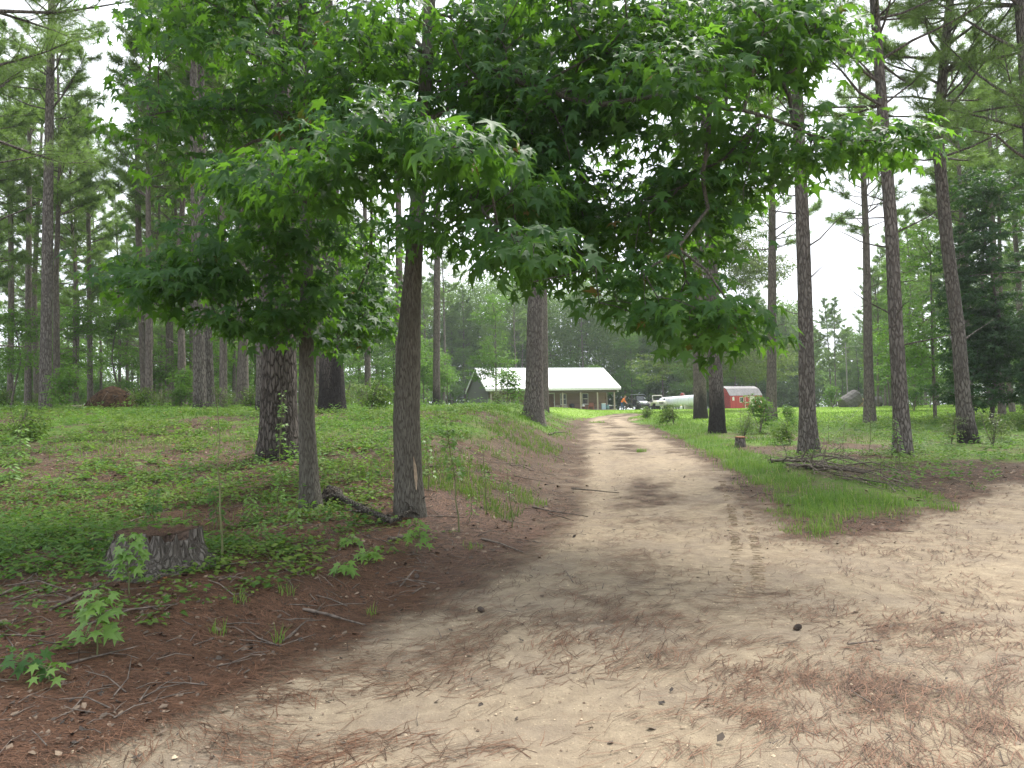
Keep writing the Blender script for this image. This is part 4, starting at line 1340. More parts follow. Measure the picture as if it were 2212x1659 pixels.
putpx('bush2', 2052, 20, .72, 'small dark bush left of the foot of the leaning pine', .6)
putpx('bush2', 2142, 19, .85, 'thin dark bush right of the foot of the leaning pine', 2.4)
putpx('bush0', 1800, 66, 1.35, 'pale rounded bush at the wood edge left of the big hay bale', 1.8)
putpx('bush0', 1975, 48, 1.1, 'yellow-green bush at the edge of the lawn right of the split-footed pine', .8)
putpx('bush1', 1455, 36, 1.1, 'clump of tall weeds in front of the silver tank', 1.6)
putpx('bush1', 1395, 45, .9, 'low weeds on the verge in front of the white buggy', .4)
putpx('bush1', 1705, 21.5, .7, 'patch of weeds at the near foot of the flaky pine', 2.7)
putpx('bush1', 35, 15.5, .8, 'large-leaved weed bush low at the left border', .3)

# --- the woods: pines and young broadleaf trees, standing where the photo shows trees
rng = RNG(900)
PLACED = [(-1.3, 9), (-1.0, 9.2)]


def clear(x, y, dmin):
    return all((x - a) ** 2 + (y - b) ** 2 > dmin * dmin for a, b in PLACED)


def column(x, y):
    return (512 + FPX * x / y) / K


ZONES = [
    # name of zone, label, D range, column range, how many, kinds, spacing
    ('left', 'slender pine among many alike deep in the left woods', (30, 62), (-260, 700), 46, ('pine0', 'pine1', 'pine2', 'pine3', 'pine5'), 2.4),
    ('leftfar', 'far thin pine closing the view at the back of the left woods', (62, 112), (-300, 960), 66, ('pine0', 'pine1', 'pine3', 'pine4', 'pine5'), 2.6),
    ('house', 'pine in the tall tree line behind the white-roofed house', (106, 150), (900, 1480), 52, ('pine0', 'pine1', 'pine4', 'pine3'), 3.0),
    ('shed', 'hazy pine in the far tree line behind the red shed and tank', (114, 150), (1380, 1735), 34, ('pine0', 'pine1', 'pine4'), 3.0),
    ('gap', 'low hazy pine on the far side of the clearing under the open sky', (105, 150), (1735, 1900), 20, ('pine4', 'pine3'), 3.0),
    ('right', 'pine in the wood edge behind the grey hay bales and the leaning pine', (62, 120), (1880, 2560), 52, ('pine0', 'pine1', 'pine2', 'pine4'), 2.8),
    ('rightnear', 'tall pine near the right border standing behind the dark sweetgum', (30, 58), (2060, 2560), 16, ('pine0', 'pine2', 'pine5', 'pine1'), 2.8),
]
for nm, lab, (d0, d1), (c0, c1), cnt, kinds, gap in ZONES:
    got = tries = 0
    while got < cnt and tries < 4000:
        tries += 1
        D = math.sqrt(rng.uniform(d0 * d0, d1 * d1)); c = rng.uniform(c0, c1)
        x = (c * K - 512) / FPX * D
        if not clear(x, D, gap):
            continue
        if 990 < c < 1370 and D < 104 or (850 < c < 985 and D < 60):
            continue
        PLACED.append((x, D)); got += 1
        sc = rng.uniform(.85, 1.12)
        if nm == 'gap':
            sc *= .86
        put(str(rng.choice(kinds)), x, D, rng.uniform(0, 6.28), sc, lab, {'left': 'pines of the left woods', 'leftfar': 'far pines of the left woods', 'house': 'pines behind the house', 'shed': 'pines behind the shed',
            'gap': 'pines across the clearing', 'right': 'pines of the right wood edge', 'rightnear': 'pines near the right border'}[nm])
for nm, lab, (d0, d1), (c0, c1), cnt, kinds, gap in [
        ('a', 'young broadleaf tree in the green understory of the left woods', (34, 95), (-250, 960), 74, ('under0', 'under1', 'under2'), 2.0),
        ('b', 'young broadleaf tree in the understory behind the house', (104, 135), (940, 1500), 34, ('under0', 'under2'), 2.6),
        ('c', 'young broadleaf tree in the understory along the right wood edge', (52, 110), (1890, 2500), 44, ('under0', 'under1', 'under2'), 2.2),
        ('d', 'young broadleaf tree in the understory behind the shed', (112, 140), (1400, 1880), 22, ('under0', 'under2'), 2.6),
        ('e', 'leafy bush in the thicket under the left woods', (25, 60), (-150, 800), 66, ('bush0', 'bush1', 'bush2'), 1.2),
        ('f', 'leafy bush in the rough along the right wood edge', (32, 70), (2040, 2450), 22, ('bush0', 'bush1'), 1.4)]:
    got = tries = 0
    while got < cnt and tries < 3000:
        tries += 1
        D = math.sqrt(rng.uniform(d0 * d0, d1 * d1)); c = rng.uniform(c0, c1)
        x = (c * K - 512) / FPX * D
        if not clear(x, D, gap) or (985 < c < 1375 and D < 104) or (850 < c < 985 and D < 56):
            continue
        PLACED.append((x, D)); got += 1
        put(str(rng.choice(kinds)), x, D, rng.uniform(0, 6.28), rng.uniform(.75, 1.25), lab, {'a': 'understory trees of the left woods', 'b': 'understory trees behind the house', 'c': 'understory trees of the right wood edge',
            'd': 'understory trees behind the shed', 'e': 'bushes of the left woods', 'f': 'bushes of the right wood edge'}[nm])


# ------------------------------------------------------------------ the wood beyond, read as one mass
def distant_woods():
    rng = RNG(950)
    P = []
    for d0, d1, c0, c1, n, h0, h1 in ((112, 136, -420, 940, 3000, 11, 17), (112, 132, 880, 1480, 6400, 17, 27), (118, 140, 1480, 1750, 3200, 14, 23), (150, 185, 1740, 1910, 500, 8, 12), (122, 150, 1890, 2640, 2200, 9, 15), (72, 78, -420, 900, 900, 2.0, 4.5), (114, 120, 1300, 1900, 800, 3, 6), (96, 104, 1880, 2640, 900, 2.5, 5.5)):
        D = rng.uniform(d0, d1, n); c = rng.uniform(c0, c1, n)
        x = (c * K - 512) / FPX * D
        top = h0 + (h1 - h0) * fbm(x * .14, D * .05 + 5, 33, 3)
        P.append(np.stack([x, D, gz(x, D) + top * rng.uniform(0, 1, n) ** .85], 1))
    P = np.concatenate(P); n = len(P); m_ = 18
    C = P[:, None] + rng.normal(0, 1, (n, m_, 3)) * np.array([.75, .75, .5])
    d = unit(rng.normal(0, 1, (n, m_, 3)))
    V, F = inst(*OVAL, C.reshape(-1, 3), d.reshape(-1, 3), (rng.normal(0, .5, (n, m_, 3)) + np.array([0, -.2, .8])).reshape(-1, 3), rng.uniform(.28, .55, n * m_))
    t = np.clip(rng.uniform(0, .9, n)[:, None] + rng.normal(0, .1, (n, m_)), 0, 1).ravel()
    me = new_mesh('distant_woods', V, F, False, {'mask': np.repeat(t, 6)})
    tag(link('distant_woods', me, LEAF_FAR), 'green mass of the woods closing the view far behind everything', 'woods', None, 'stuff')


distant_woods()

# ------------------------------------------------------------------ materials for built things
M = dict(
    roof=plain('white_metal_roof', (.82, .83, .84), .35, 0, .05, 3, spec=.5),
    brown=boards('brown_wood_siding', (.19, .125, .092), (.33, .225, .168), .20),
    grey=boards('grey_siding', (.112, .110, .108), (.140, .138, .136), .28, 0),
    soffit=plain('brown_soffit', (.115, .085, .065), .8, var=.2),
    trim=plain('white_trim', (.74, .73, .70), .5, var=.08),
    post=plain('weathered_post', (.40, .34, .27), .85, var=.35, scale=8, stretch=(6, 6, 1)),
    deck=plain('porch_timber', (.40, .33, .22), .85, var=.3, scale=5, stretch=(1, 6, 6)),
    glass=plain('window_glass', (.030, .040, .038), .12, var=.3, spec=.8),
    door=plain('brown_door', (.17, .085, .045), .6, var=.3, scale=8),
    red=boards('red_barn_boards', (.42, .045, .050), (.55, .070, .070), .22, 0),
    tin=plain('grey_metal_roof', (.19, .18, .185), .6, .1, .25, 3),
    tank=plain('silver_white_paint', (.66, .69, .73), .4, 0, .10, 2),
    black=plain('black_plastic', (.018, .018, .020), .45, var=.3),
    rubber=plain('tyre_rubber', (.02, .02, .02), .85, var=.3),
    steel=plain('bare_steel', (.45, .45, .46), .35, .8, .2),
    char=plain('charcoal_paint', (.10, .105, .115), .35, var=.2),
    silver=plain('pale_grey_paint', (.27, .29, .31), .35, .2, .15),
    cream=plain('cream_paint', (.70, .67, .58), .45, var=.18, scale=4),
    lamp=plain('lamp_glass', (.75, .74, .70), .15, var=.1),
    rustred=plain('dull_red_paint', (.33, .07, .06), .6, var=.3),
    cedar=plain('red_cedar', (.36, .135, .070), .7, var=.3, scale=10),
    blue=plain('pale_blue_plastic', (.42, .55, .66), .45, var=.1),
    teal=plain('teal_cloth', (.16, .30, .29), .9, var=.6, scale=16),
    white=plain('white_plastic', (.80, .80, .80), .5, var=.08),
    orange=plain('orange_cloth', (.80, .20, .030), .85, var=.2, scale=5),
    denim=plain('blue_denim', (.055, .10, .20), .9, var=.3, scale=9),
    skin=plain('skin', (.48, .27, .18), .6, var=.12),
    hair=plain('sandy_hair', (.30, .17, .07), .8, var=.35, scale=30),
    leather=plain('brown_leather', (.10, .055, .03), .6, var=.3),
    hay=plain('weathered_hay', (.160, .150, .142), .95, var=.45, scale=7, bump=.6, stretch=(1, 1, 5), spec=.1),
    tanhay=plain('dry_tan_hay', (.34, .25, .13), .95, var=.4, scale=12, bump=.5, spec=.1),
    roots=plain('dirty_roots', (.062, .038, .022), .95, var=.6, scale=10, bump=.6, spec=.1),
    greyw=plain('grey_pole_wood', (.24, .22, .20), .85, var=.25, stretch=(4, 4, 1)),
    wire=plain('cable', (.10, .10, .10), .6),
    seat=plain('dark_vinyl', (.03, .03, .032), .5, var=.2),
    yellow=plain('yellow_cap', (.60, .50, .16), .6, var=.15),
)


def place(p, rz=0.0):
    return dict(loc=p, rz=rz)


# ------------------------------------------------------------------ the house
HA = math.radians(18)
h0 = pt(1216 / 2560 * 2212, 890, 85.0)
HB = np.array([h0[0], h0[1], 1.80])                                   # ground at the front left corner of the roof
L, DP, ZE, ZR = 17.9, 10.0, 2.85, 5.62
house = thing('house', 'long low house with white metal roof, brown board porch front and grey gable end', 'house', HB, HA)
b = MB()
b.box(.45, 17.0, 2.5, 9.6, -.6, 2.95)
part('wall', b, M['brown'], house, 'brown board front wall under the porch')
b = MB()
b.prism([(0, -.6), (9.15, -.6), (9.15, 2.75), (4.65, 5.22), (0, 2.62)], 0, .14, rot('Z', PI / 2, (.444, .42, 0)))
part('gable_wall', b, M['grey'], house, 'grey boarded gable wall at the left end')
b = MB()
b.prism([(0, 2.6), (7.6, 2.72), (3.9, 5.1)], 0, .12, rot('Z', PI / 2, (17.06, 1.0, 0)))
part('gable_wall', b, M['grey'], house)
b = MB()
sl = (ZR - ZE) / 5.0
for s in (0, 1):
    y0 = 0 if s == 0 else 10.0
    poly = [(y0, ZE), (5.0, ZR), (5.0, ZR - .10), (y0, ZE - .10)]
    b.prism(poly, 0, L, rot('Z', PI / 2, (L, 0, 0)))
for i in range(36):                                                    # standing ribs of the metal sheets
    x = .15 + i * (L - .3) / 35
    b.tube([[x, -.02, ZE + .012], [x, 4.98, ZR + .012]], .022, 5)
    b.tube([[x, 10.02, ZE + .012], [x, 5.02, ZR + .012]], .022, 5)
b.tube([[0, 5, ZR + .01], [L, 5, ZR + .01]], .07, 6)
roof = part('roof', b, M['roof'], house, 'bright white ribbed metal roof')
b = MB()
b.box(0.02, L - .02, -.03, .03, ZE - .30, ZE - .102)
for x in (.03, L - .03):
    for s in (0, 1):
        y0 = -.02 if s == 0 else 10.02
        b.prism([(y0, ZE - .102), (5, ZR - .104), (5, ZR - .30), (y0, ZE - .30)], -.03, .03, rot('Z', PI / 2, (x, 0, 0)))
part('fascia', b, M['trim'], house)
b = MB()
b.box(.06, L - .06, .05, 2.48, ZE - .34, ZE - .305)
b.box(.5, 17.3, .30, .48, ZE - .60, ZE - .345)
for s in (0, 1):
    y0 = .06 if s == 0 else 9.94
    b.prism([(y0, ZE - .115), (5, ZR - .13), (5, ZR - .16), (y0, ZE - .15)], 0, .40, rot('Z', PI / 2, (.42, 0, 0)))
part('porch_ceiling', b, M['soffit'], house)
b = MB()
for i in range(30):
    x = .62 + i * (16.7 / 30)
    b.box(x, x + 16.7 / 30 - .012, .22, 2.48, .02, .07)
b.box(.60, 17.34, .20, .30, -.35, .018)
b.box(17.24, 17.34, .31, 2.48, -.35, .018)
part('porch_floor', b, M['deck'], house)
for u in (.72, 3.1, 5.5, 7.8, 10.0, 12.45, 14.75, 17.1):
    b = MB(); b.box(u - .085, u + .085, .30, .47, .072, ZE - .602)
    b.box(u - .11, u + .11, .275, .495, .072, .20)
    part('post', b, M['post'], house)
b = MB(); b.box(17.0, 17.12, 2.40, 2.56, .072, ZE - .602)
part('post', b, M['post'], house)


def window(u, w, z0, z1, y=2.497, cols=2):
    f = MB()
    t = .075
    f.box(u - w / 2, u + w / 2, y - .05, y, z0, z0 + t); f.box(u - w / 2, u + w / 2, y - .05, y, z1 - t, z1)
    f.box(u - w / 2, u - w / 2 + t, y - .05, y, z0 + t, z1 - t); f.box(u + w / 2 - t, u + w / 2, y - .05, y, z0 + t, z1 - t)
    zm = (z0 + z1) / 2
    f.box(u - w / 2 + t, u + w / 2 - t, y - .045, y - .003, zm - .035, zm + .035)
    if cols == 2:
        f.box(u - .018, u + .018, y - .040, y - .006, z0 + t, zm - .035); f.box(u - .018, u + .018, y - .040, y - .006, zm + .035, z1 - t)
    o = part('window', f, M['trim'], house)
    g_ = MB(); g_.box(u - w / 2 + t * .5, u + w / 2 - t * .5, y - .022, y - .012, z0 + t * .5, z1 - t * .5)
    part('pane', g_, M['glass'], o)
    s_ = MB(); s_.box(u - w / 2 - .05, u + w / 2 + .05, y - .10, y - .052, z0 - .07, z0 - .002)
    part('sill', s_, M['trim'], o)


window(2.75, .95, .75, 2.15); window(10.95, .86, .80, 2.20); window(14.0, .84, .80, 2.20, cols=1)
f = MB()
u = 9.2
f.box(u - .56, u - .47, 2.43, 2.497, .072, 2.20); f.box(u + .47, u + .56, 2.43, 2.497, .072, 2.20); f.box(u - .56, u + .56, 2.43, 2.497, 2.203, 2.30)
fr = part('door_frame', f, M['trim'], house)
f = MB(); f.box(u - .465, u + .465, 2.45, 2.492, .075, 2.198); f.box(u - .30, u + .30, 2.437, 2.449, 1.2, 1.95); f.box(u - .30, u + .30, 2.437, 2.449, .25, .95)
dr = part('door', f, M['door'], house)
f = MB(); f.tube([[u + .38, 2.45, 1.05], [u + .38, 2.40, 1.05]], [.03, .045], 8)
part('handle', f, M['steel'], dr)
f = MB(); f.lathe([(.0, 0), (.10, .0), (.13, .12), (.09, .20), (0, .22)], 10, (17.62, .35, 2.28))
part('floodlight', f, M['lamp'], house)
f = MB()
f.prism([(0, 0), (.5, 0), (.5, .05), (0, .05)], 0, 1.2, rot('X', math.radians(20), (7.9, .25, .0)))


def hp(u, v, z=.075):
    c, s = math.cos(HA), math.sin(HA)
    return np.array([HB[0] + u * c - v * s, HB[1] + u * s + v * c, HB[2] + z])


# ------------------------------------------------------------------ things on the porch
def porch(name, label, cat, u, v=1.1, rz=0.0, z=.075, group=None):
    return thing(name, label, cat, hp(u, v, z), HA + rz, group)


t = porch('kettle_grill', 'round black kettle grill standing on the porch between two posts', 'grill', 11.55)
b = MB(); b.lathe([(0, .30), (.20, .32), (.31, .45), (.33, .56)], 18); part('bowl', b, M['black'], t, smooth=True)
b = MB(); b.lathe([(.335, .565), (.30, .70), (.18, .80), (0, .83)], 18); b.tube([[0, 0, .82], [0, 0, .88]], .03, 6); part('lid', b, M['black'], t, smooth=True)
for a in (0.5, 2.6, 4.7):
    b = MB(); b.tube([[.15 * math.cos(a), .15 * math.sin(a), .35], [.33 * math.cos(a), .33 * math.sin(a), 0]], .016, 6); part('leg', b, M['steel'], t)


def stool(label, u, group):
    t = porch('wooden_stool', label, 'stool', u, .95, .3, group=group)
    b = MB(); b.box(-.22, .22, -.17, .17, .60, .65); part('seat', b, M['post'], t)
    for sx in (-1, 1):
        for sy in (-1, 1):
            b = MB(); b.tube([[sx * .15, sy * .11, .60], [sx * .25, sy * .18, 0]], .026, 6); part('leg', b, M['trim'], t)
    b = MB(); b.box(-.20, .20, -.016, .016, .25, .29); part('stretcher', b, M['trim'], t)


stool('pale splay-legged stool left of the post under the double window', 9.55, 'pale stools on the porch')
stool('pale splay-legged stool right of the post under the double window', 10.55, 'pale stools on the porch')


def lounge(name, label, cat, u, mat, back):
    t = porch(name, label, cat, u, .85, -.5)
    b = MB()
    for i in range(6):
        b.box(-.30 + .1 * i + .006, -.30 + .1 * (i + 1) - .006, -.28, .30, .335, .36, rot('X', math.radians(-8)))
    part('seat', b, mat, t)
    if back:
        b = MB()
        for i in range(5):
            b.box(-.30, .30, .0, .025, .12 * i, .12 * i + .108, rot('X', math.radians(-28), (0, .30, .36)))
        part('backrest', b, mat, t)
        for s in (-1, 1):
            b = MB(); b.box(s * .36 - .05, s * .36 + .05, -.35, .35, .56, .585); part('armrest', b, mat, t)
    for sx in (-1, 1):
        for y, h in ((-.27, .33 if not back else .557), (.27, .30)):
            b = MB(); b.box(sx * .31 - .03, sx * .31 + .03, y - .03, y + .03, 0, h); part('leg', b, mat, t)
    return t


lounge('porch_chair', 'red-brown slatted armchair leaning back on the porch right of the single window', 'chair', 14.05, M['cedar'], True)
lounge('low_bench', 'low red-brown wooden bench carrying a white bag on the porch', 'bench', 12.95, M['cedar'], False)
b = MB()
rng = RNG(31)
th = np.linspace(0, 2 * PI, 14, endpoint=False)
b.lathe([(.16, .0), (.24, .08), (.21, .20), (.10, .27), (.04, .36)], 14, jit=1 + rng.normal(0, .09, (5, 14)))
o = link('white_bag', b.mesh('white_bag', True), M['white'], None, hp(12.95, .85, .075 + .372)); tag(o, 'bulging white bag lying on the low red-brown bench', 'bag')
t = porch('camp_cooler', 'upright pale blue box standing on the porch near its right end', 'box', 15.75, .8, -.2)
b = MB(); b.box(-.27, .27, -.2, .2, 0, .70); part('body', b, M['blue'], t)
b = MB(); b.box(-.28, .28, -.21, .21, .703, .78); part('lid', b, M['white'], t)
b = MB(); b.lathe([(.20, 0), (.24, .15), (.20, .40), (.10, .55), (.12, .60)], 12, jit=1 + rng.normal(0, .06, (5, 12)))
o = link('patterned_bag', b.mesh('patterned_bag', True), M['teal'], None, hp(16.28, .7)); tag(o, 'teal patterned bag beside the upright pale blue box', 'bag')
t = porch('black_cooler', 'black chest with a white top at the right corner post of the porch', 'box', 16.72, 1.0)
b = MB(); b.box(-.33, .33, -.22, .22, 0, .42); part('body', b, M['black'], t)
b = MB(); b.box(-.30, .30, -.20, .20, .423, .52); part('lid', b, M['white'], t)
t = porch('toy_wagon', 'low red wagon at the left end of the porch behind weeds', 'wagon', 2.0, .9)
b = MB(); b.box(-.55, .55, -.28, .28, .16, .19); b.box(-.55, .55, -.28, -.255, .193, .36); b.box(-.55, .55, .255, .28, .193, .36); b.box(-.55, -.525, -.252, .252, .193, .36); b.box(.525, .55, -.252, .252, .193, .36)
part('body', b, M['rustred'], t)
for sx in (-.38, .38):
    for sy in (-.31, .31):
        b = MB(); b.tube([[sx, sy - .03, .14], [sx, sy + .03, .14]], .14, 14); part('wheel', b, M['rubber'], t)
b = MB(); b.tube([[-.55, 0, .2], [-.9, 0, .45], [-1.0, 0, .62]], .015, 6); part('handle', b, M['black'], t)
t = porch('folding_table', 'pale blue topped table on the porch left of the big grey pine', 'table', 4.6, .85)
b = MB(); b.box(-.8, .8, -.35, .35, .62, .66); part('table_top', b, M['blue'], t)
for sx in (-.65, .65):
    b = MB(); b.tube([[sx, -.28, .62], [sx, -.28, .0]], .018, 6); b.tube([[sx, .28, .62], [sx, .28, .0]], .018, 6); b.tube([[sx, -.28, .3], [sx, .28, .3]], .014, 6); part('leg', b, M['steel'], t)

# rail beside the grey gable end
q = hp(-.2, 5.2, 0)
t = thing('metal_sawhorse', 'low white metal rail on legs beside the grey gable wall', 'rail', gp(q[0] - .6, q[1] - 3.0), HA + .2)
b = MB(); b.tube([[-.9, 0, .75], [.9, 0, .75]], .04, 8); part('rail', b, M['trim'], t)
for sx in (-.8, .8):
    b = MB(); b.tube([[sx, -.2, 0], [sx, 0, .74], [sx, .2, 0]], .022, 6); part('leg', b, M['steel'], t)

# ------------------------------------------------------------------ red shed
sh = gpx(1579, 105); sh[2] = float(gz(sh[0], sh[1]))
SA = math.radians(24)
shed = thing('garden_shed', 'red barn-style shed with grey gambrel roof and white door beyond the road', 'shed', sh, SA)
W, DD, HW = 6.05, 3.4, 1.95
prof = [(0, HW), (.75, HW + 1.05), (1.7, HW + 1.45), (2.65, HW + 1.05), (3.4, HW)]
b = MB()
b.prism([(0, -.3)] + prof + [(3.4, -.3)], 0, W, rot('Z', PI / 2, (W, 0, 0)))
part('wall', b, M['red'], shed)
b = MB()
for (p, q_) in zip(prof[:-1], prof[1:]):
    n_ = unit(np.array([-(q_[1] - p[1]), q_[0] - p[0]])) * .06
    e = 0.08 if p[1] == HW else 0
    b.prism([(p[0] + n_[0] * .1, p[1] + n_[1] * .1), (q_[0] + n_[0] * .1, q_[1] + n_[1] * .1), (q_[0] + n_[0], q_[1] + n_[1]), (p[0] + n_[0], p[1] + n_[1])], -.12, W + .12, rot('Z', PI / 2, (W, 0, 0)))
part('roof', b, M['tin'], shed)
b = MB(); b.box(3.72, 4.62, -.05, -.003, .05, 1.90); part('door', b, M['cream'], shed)
for u in (2.1, 5.25):
    b = MB(); b.box(u - .36, u + .36, -.06, -.003, .95, 1.75); wn = part('window', b, M['trim'], shed)
    b = MB(); b.box(u - .29, u - .02, -.066, -.062, 1.02, 1.68); b.box(u + .02, u + .29, -.066, -.062, 1.02, 1.68); part('pane', b, M['glass'], wn)
b = MB(); b.box(4.95, 5.60, -.40, -.070, .72, 1.15); part('air_conditioner', b, M['white'], shed)
b = MB()
for x0, x1, z0, z1 in ((2.74, 2.82, .1, 1.85), (3.52, 3.60, .1, 1.85), (2.825, 3.515, .1, .18), (2.825, 3.515, 1.77, 1.85), (2.825, 3.515, .93, 1.01)):
    b.box(x0, x1, -.03, -.003, z0, z1)
part('barn_door', b, M['cream'], shed, 'red door panel edged and crossed with cream boards')
b = MB(); b.box(.36, .66, -.12, -.003, 1.25, 1.62); b.prism([(.30, 1.625), (.51, 1.82), (.72, 1.625)], -.14, -.003); part('birdhouse', b, M['white'], shed)

# ------------------------------------------------------------------ tank
tk = gpx(1466, 85.5)
TA = math.radians(-84)
tank = thing('storage_tank', 'long silver-white storage tank lying on saddles between the white buggy and the scorched pine', 'tank', tk, TA)
pf = [(0, -6.2), (0.29, -6.18), (0.52, -6.05), (0.67, -5.8), (0.69, -5.6), (0.69, 5.6), (0.67, 5.8), (0.52, 6.05), (0.29, 6.18), (0, 6.2)]
b = MB(); b.lathe([(max(r_, .01), z_) for r_, z_ in pf], 32, (0, 0, 0), rot('Y', PI / 2, (0, 0, .92)))
part('shell', b, M['tank'], tank, smooth=True)
for x in (-5.4, -1.8, 1.8, 5.4):
    b = MB(); b.lathe([(.692, x - .02), (.705, x - .02), (.705, x + .02), (.692, x + .02)], 32, (0, 0, 0), rot('Y', PI / 2, (0, 0, .92))); part('weld_band', b, M['steel'], tank)
for x in (-4, 4):
    b = MB(); b.prism([(-.7, 0), (.7, 0), (.62, .55), (.35, .32), (0, .245), (-.35, .32), (-.62, .55)], x - .12, x + .12, rot('Z', PI / 2)); part('saddle', b, M['cream'], tank)
b = MB(); b.lathe([(.26, 0), (.26, .18), (.20, .30), (.01, .34)], 14, (1.6, 0, 1.60)); part('valve_dome', b, M['rustred'], tank)
b = MB(); b.tube([[2.1, 0, 1.59], [2.1, 0, 1.95]], .035, 8); part('vent_pipe', b, M['steel'], tank)

# ------------------------------------------------------------------ vehicles


def wheel(root, x, y, z, R_, w, rimcol):
    b = MB()
    P_ = [(R_ * .55, -w / 2), (R_ * .9, -w / 2), (R_, -w * .32), (R_, w * .32), (R_ * .9, w / 2), (R_ * .55, w / 2)]
    Mx = rot('X', PI / 2, (x, y, z))
    jj = np.ones((6, 28)); jj[2:4] += .025 * np.sign(np.sin(np.arange(28) * PI))[None]
    b.lathe(P_, 28, (0, 0, 0), Mx, jit=jj)
    wh = part('wheel', b, M['rubber'], root)
    b = MB(); b.lathe([(.02, -w * .36), (R_ * .50, -w * .42), (R_ * .56, -w * .2), (R_ * .56, w * .2), (R_ * .50, w * .42), (.02, w * .36)], 20, (0, 0, 0), Mx)
    part('rim', b, rimcol, wh)


def utv():
    p = gpx(1379, 88)
    t = thing('utility_vehicle', 'black side-by-side utility vehicle with pale grey hood and roof, nearest the person', 'utility vehicle', p, math.radians(-90 + 28))
    # forward is +x
    b = MB()
    b.prism([(-1.4, .45), (1.35, .45), (1.42, .70), (1.05, .82), (.55, .80), (.50, .55), (-.35, .55), (-.40, .85), (-1.4, .85)], -.62, .62)
    b.box(-1.38, -.45, -.66, .66, .853, .90)
    part('body', b, M['char'], t)
    b = MB(); b.prism([(.50, .805), (1.06, .825), (1.42, .71), (1.40, .86), (1.02, 1.06), (.50, 1.12)], -.60, .60); part('hood', b, M['silver'], t)
    b = MB(); b.box(-.72, .58, -.62, .62, 1.88, 1.93); b.box(-.60, .46, -.5, .5, 1.932, 1.96); part('roof', b, M['silver'], t)
    b = MB()
    for s in (-1, 1):
        b.tube([[.62, s * .60, 1.05], [.32, s * .57, 1.86], [-.62, s * .57, 1.86], [-.74, s * .60, .90]], .035, 8)
        b.tube([[-.15, s * .585, .9], [-.18, s * .575, 1.86]], .03, 8)
    b.tube([[-.66, -.6, 1.3], [-.66, .6, 1.3]], .03, 8)
    part('roll_cage', b, M['black'], t)
    b = MB(); b.prism([(.60, 1.10), (.615, 1.10), (.345, 1.82), (.33, 1.82)], -.55, .55); part('windshield', b, M['glass'], t)
    for s in (-1, 1):
        b = MB(); b.box(1.30, 1.435, s * .43 - .13, s * .43 + .13, .87, .97, rot('Y', 0.0)); part('headlight', b, M['lamp'], t)
        b = MB(); b.prism([(-.35, .56), (.1, .58), (.1, .68), (-.22, .70), (-.34, 1.25), (-.46, 1.25)], s * .30 - .24, s * .30 + .24); part('seat', b, M['seat'], t)
    b = MB(); b.tube([[1.48, -.55, .42], [1.55, -.5, .62], [1.55, .5, .62], [1.48, .55, .42]], .035, 8); b.box(1.44, 1.50, -.45, .45, .36, .60); part('bumper', b, M['black'], t)
    b = MB(); b.tube([[.35, .30, .95], [.20, .30, 1.12]], .02, 6); b.tube([[.20 + .04 * 0, .30 + .17 * math.cos(a), 1.12 + .13 * math.sin(a)] for a in np.linspace(0, 2 * PI, 17)], .016, 6); part('steering_wheel', b, M['black'], t)
    for x in (-.95, .98):
        for s in (-1, 1):
            wheel(t, x, s * .66, .335, .335, .26, M['steel'])
    for s in (-1, 1):
        b = MB(); b.tube([[.50, s * .72, .70], [.72, s * .74, .80], [1.1, s * .74, .80], [1.36, s * .72, .62]], [.05, .07, .07, .04], 8); part('fender', b, M['black'], t)


utv()


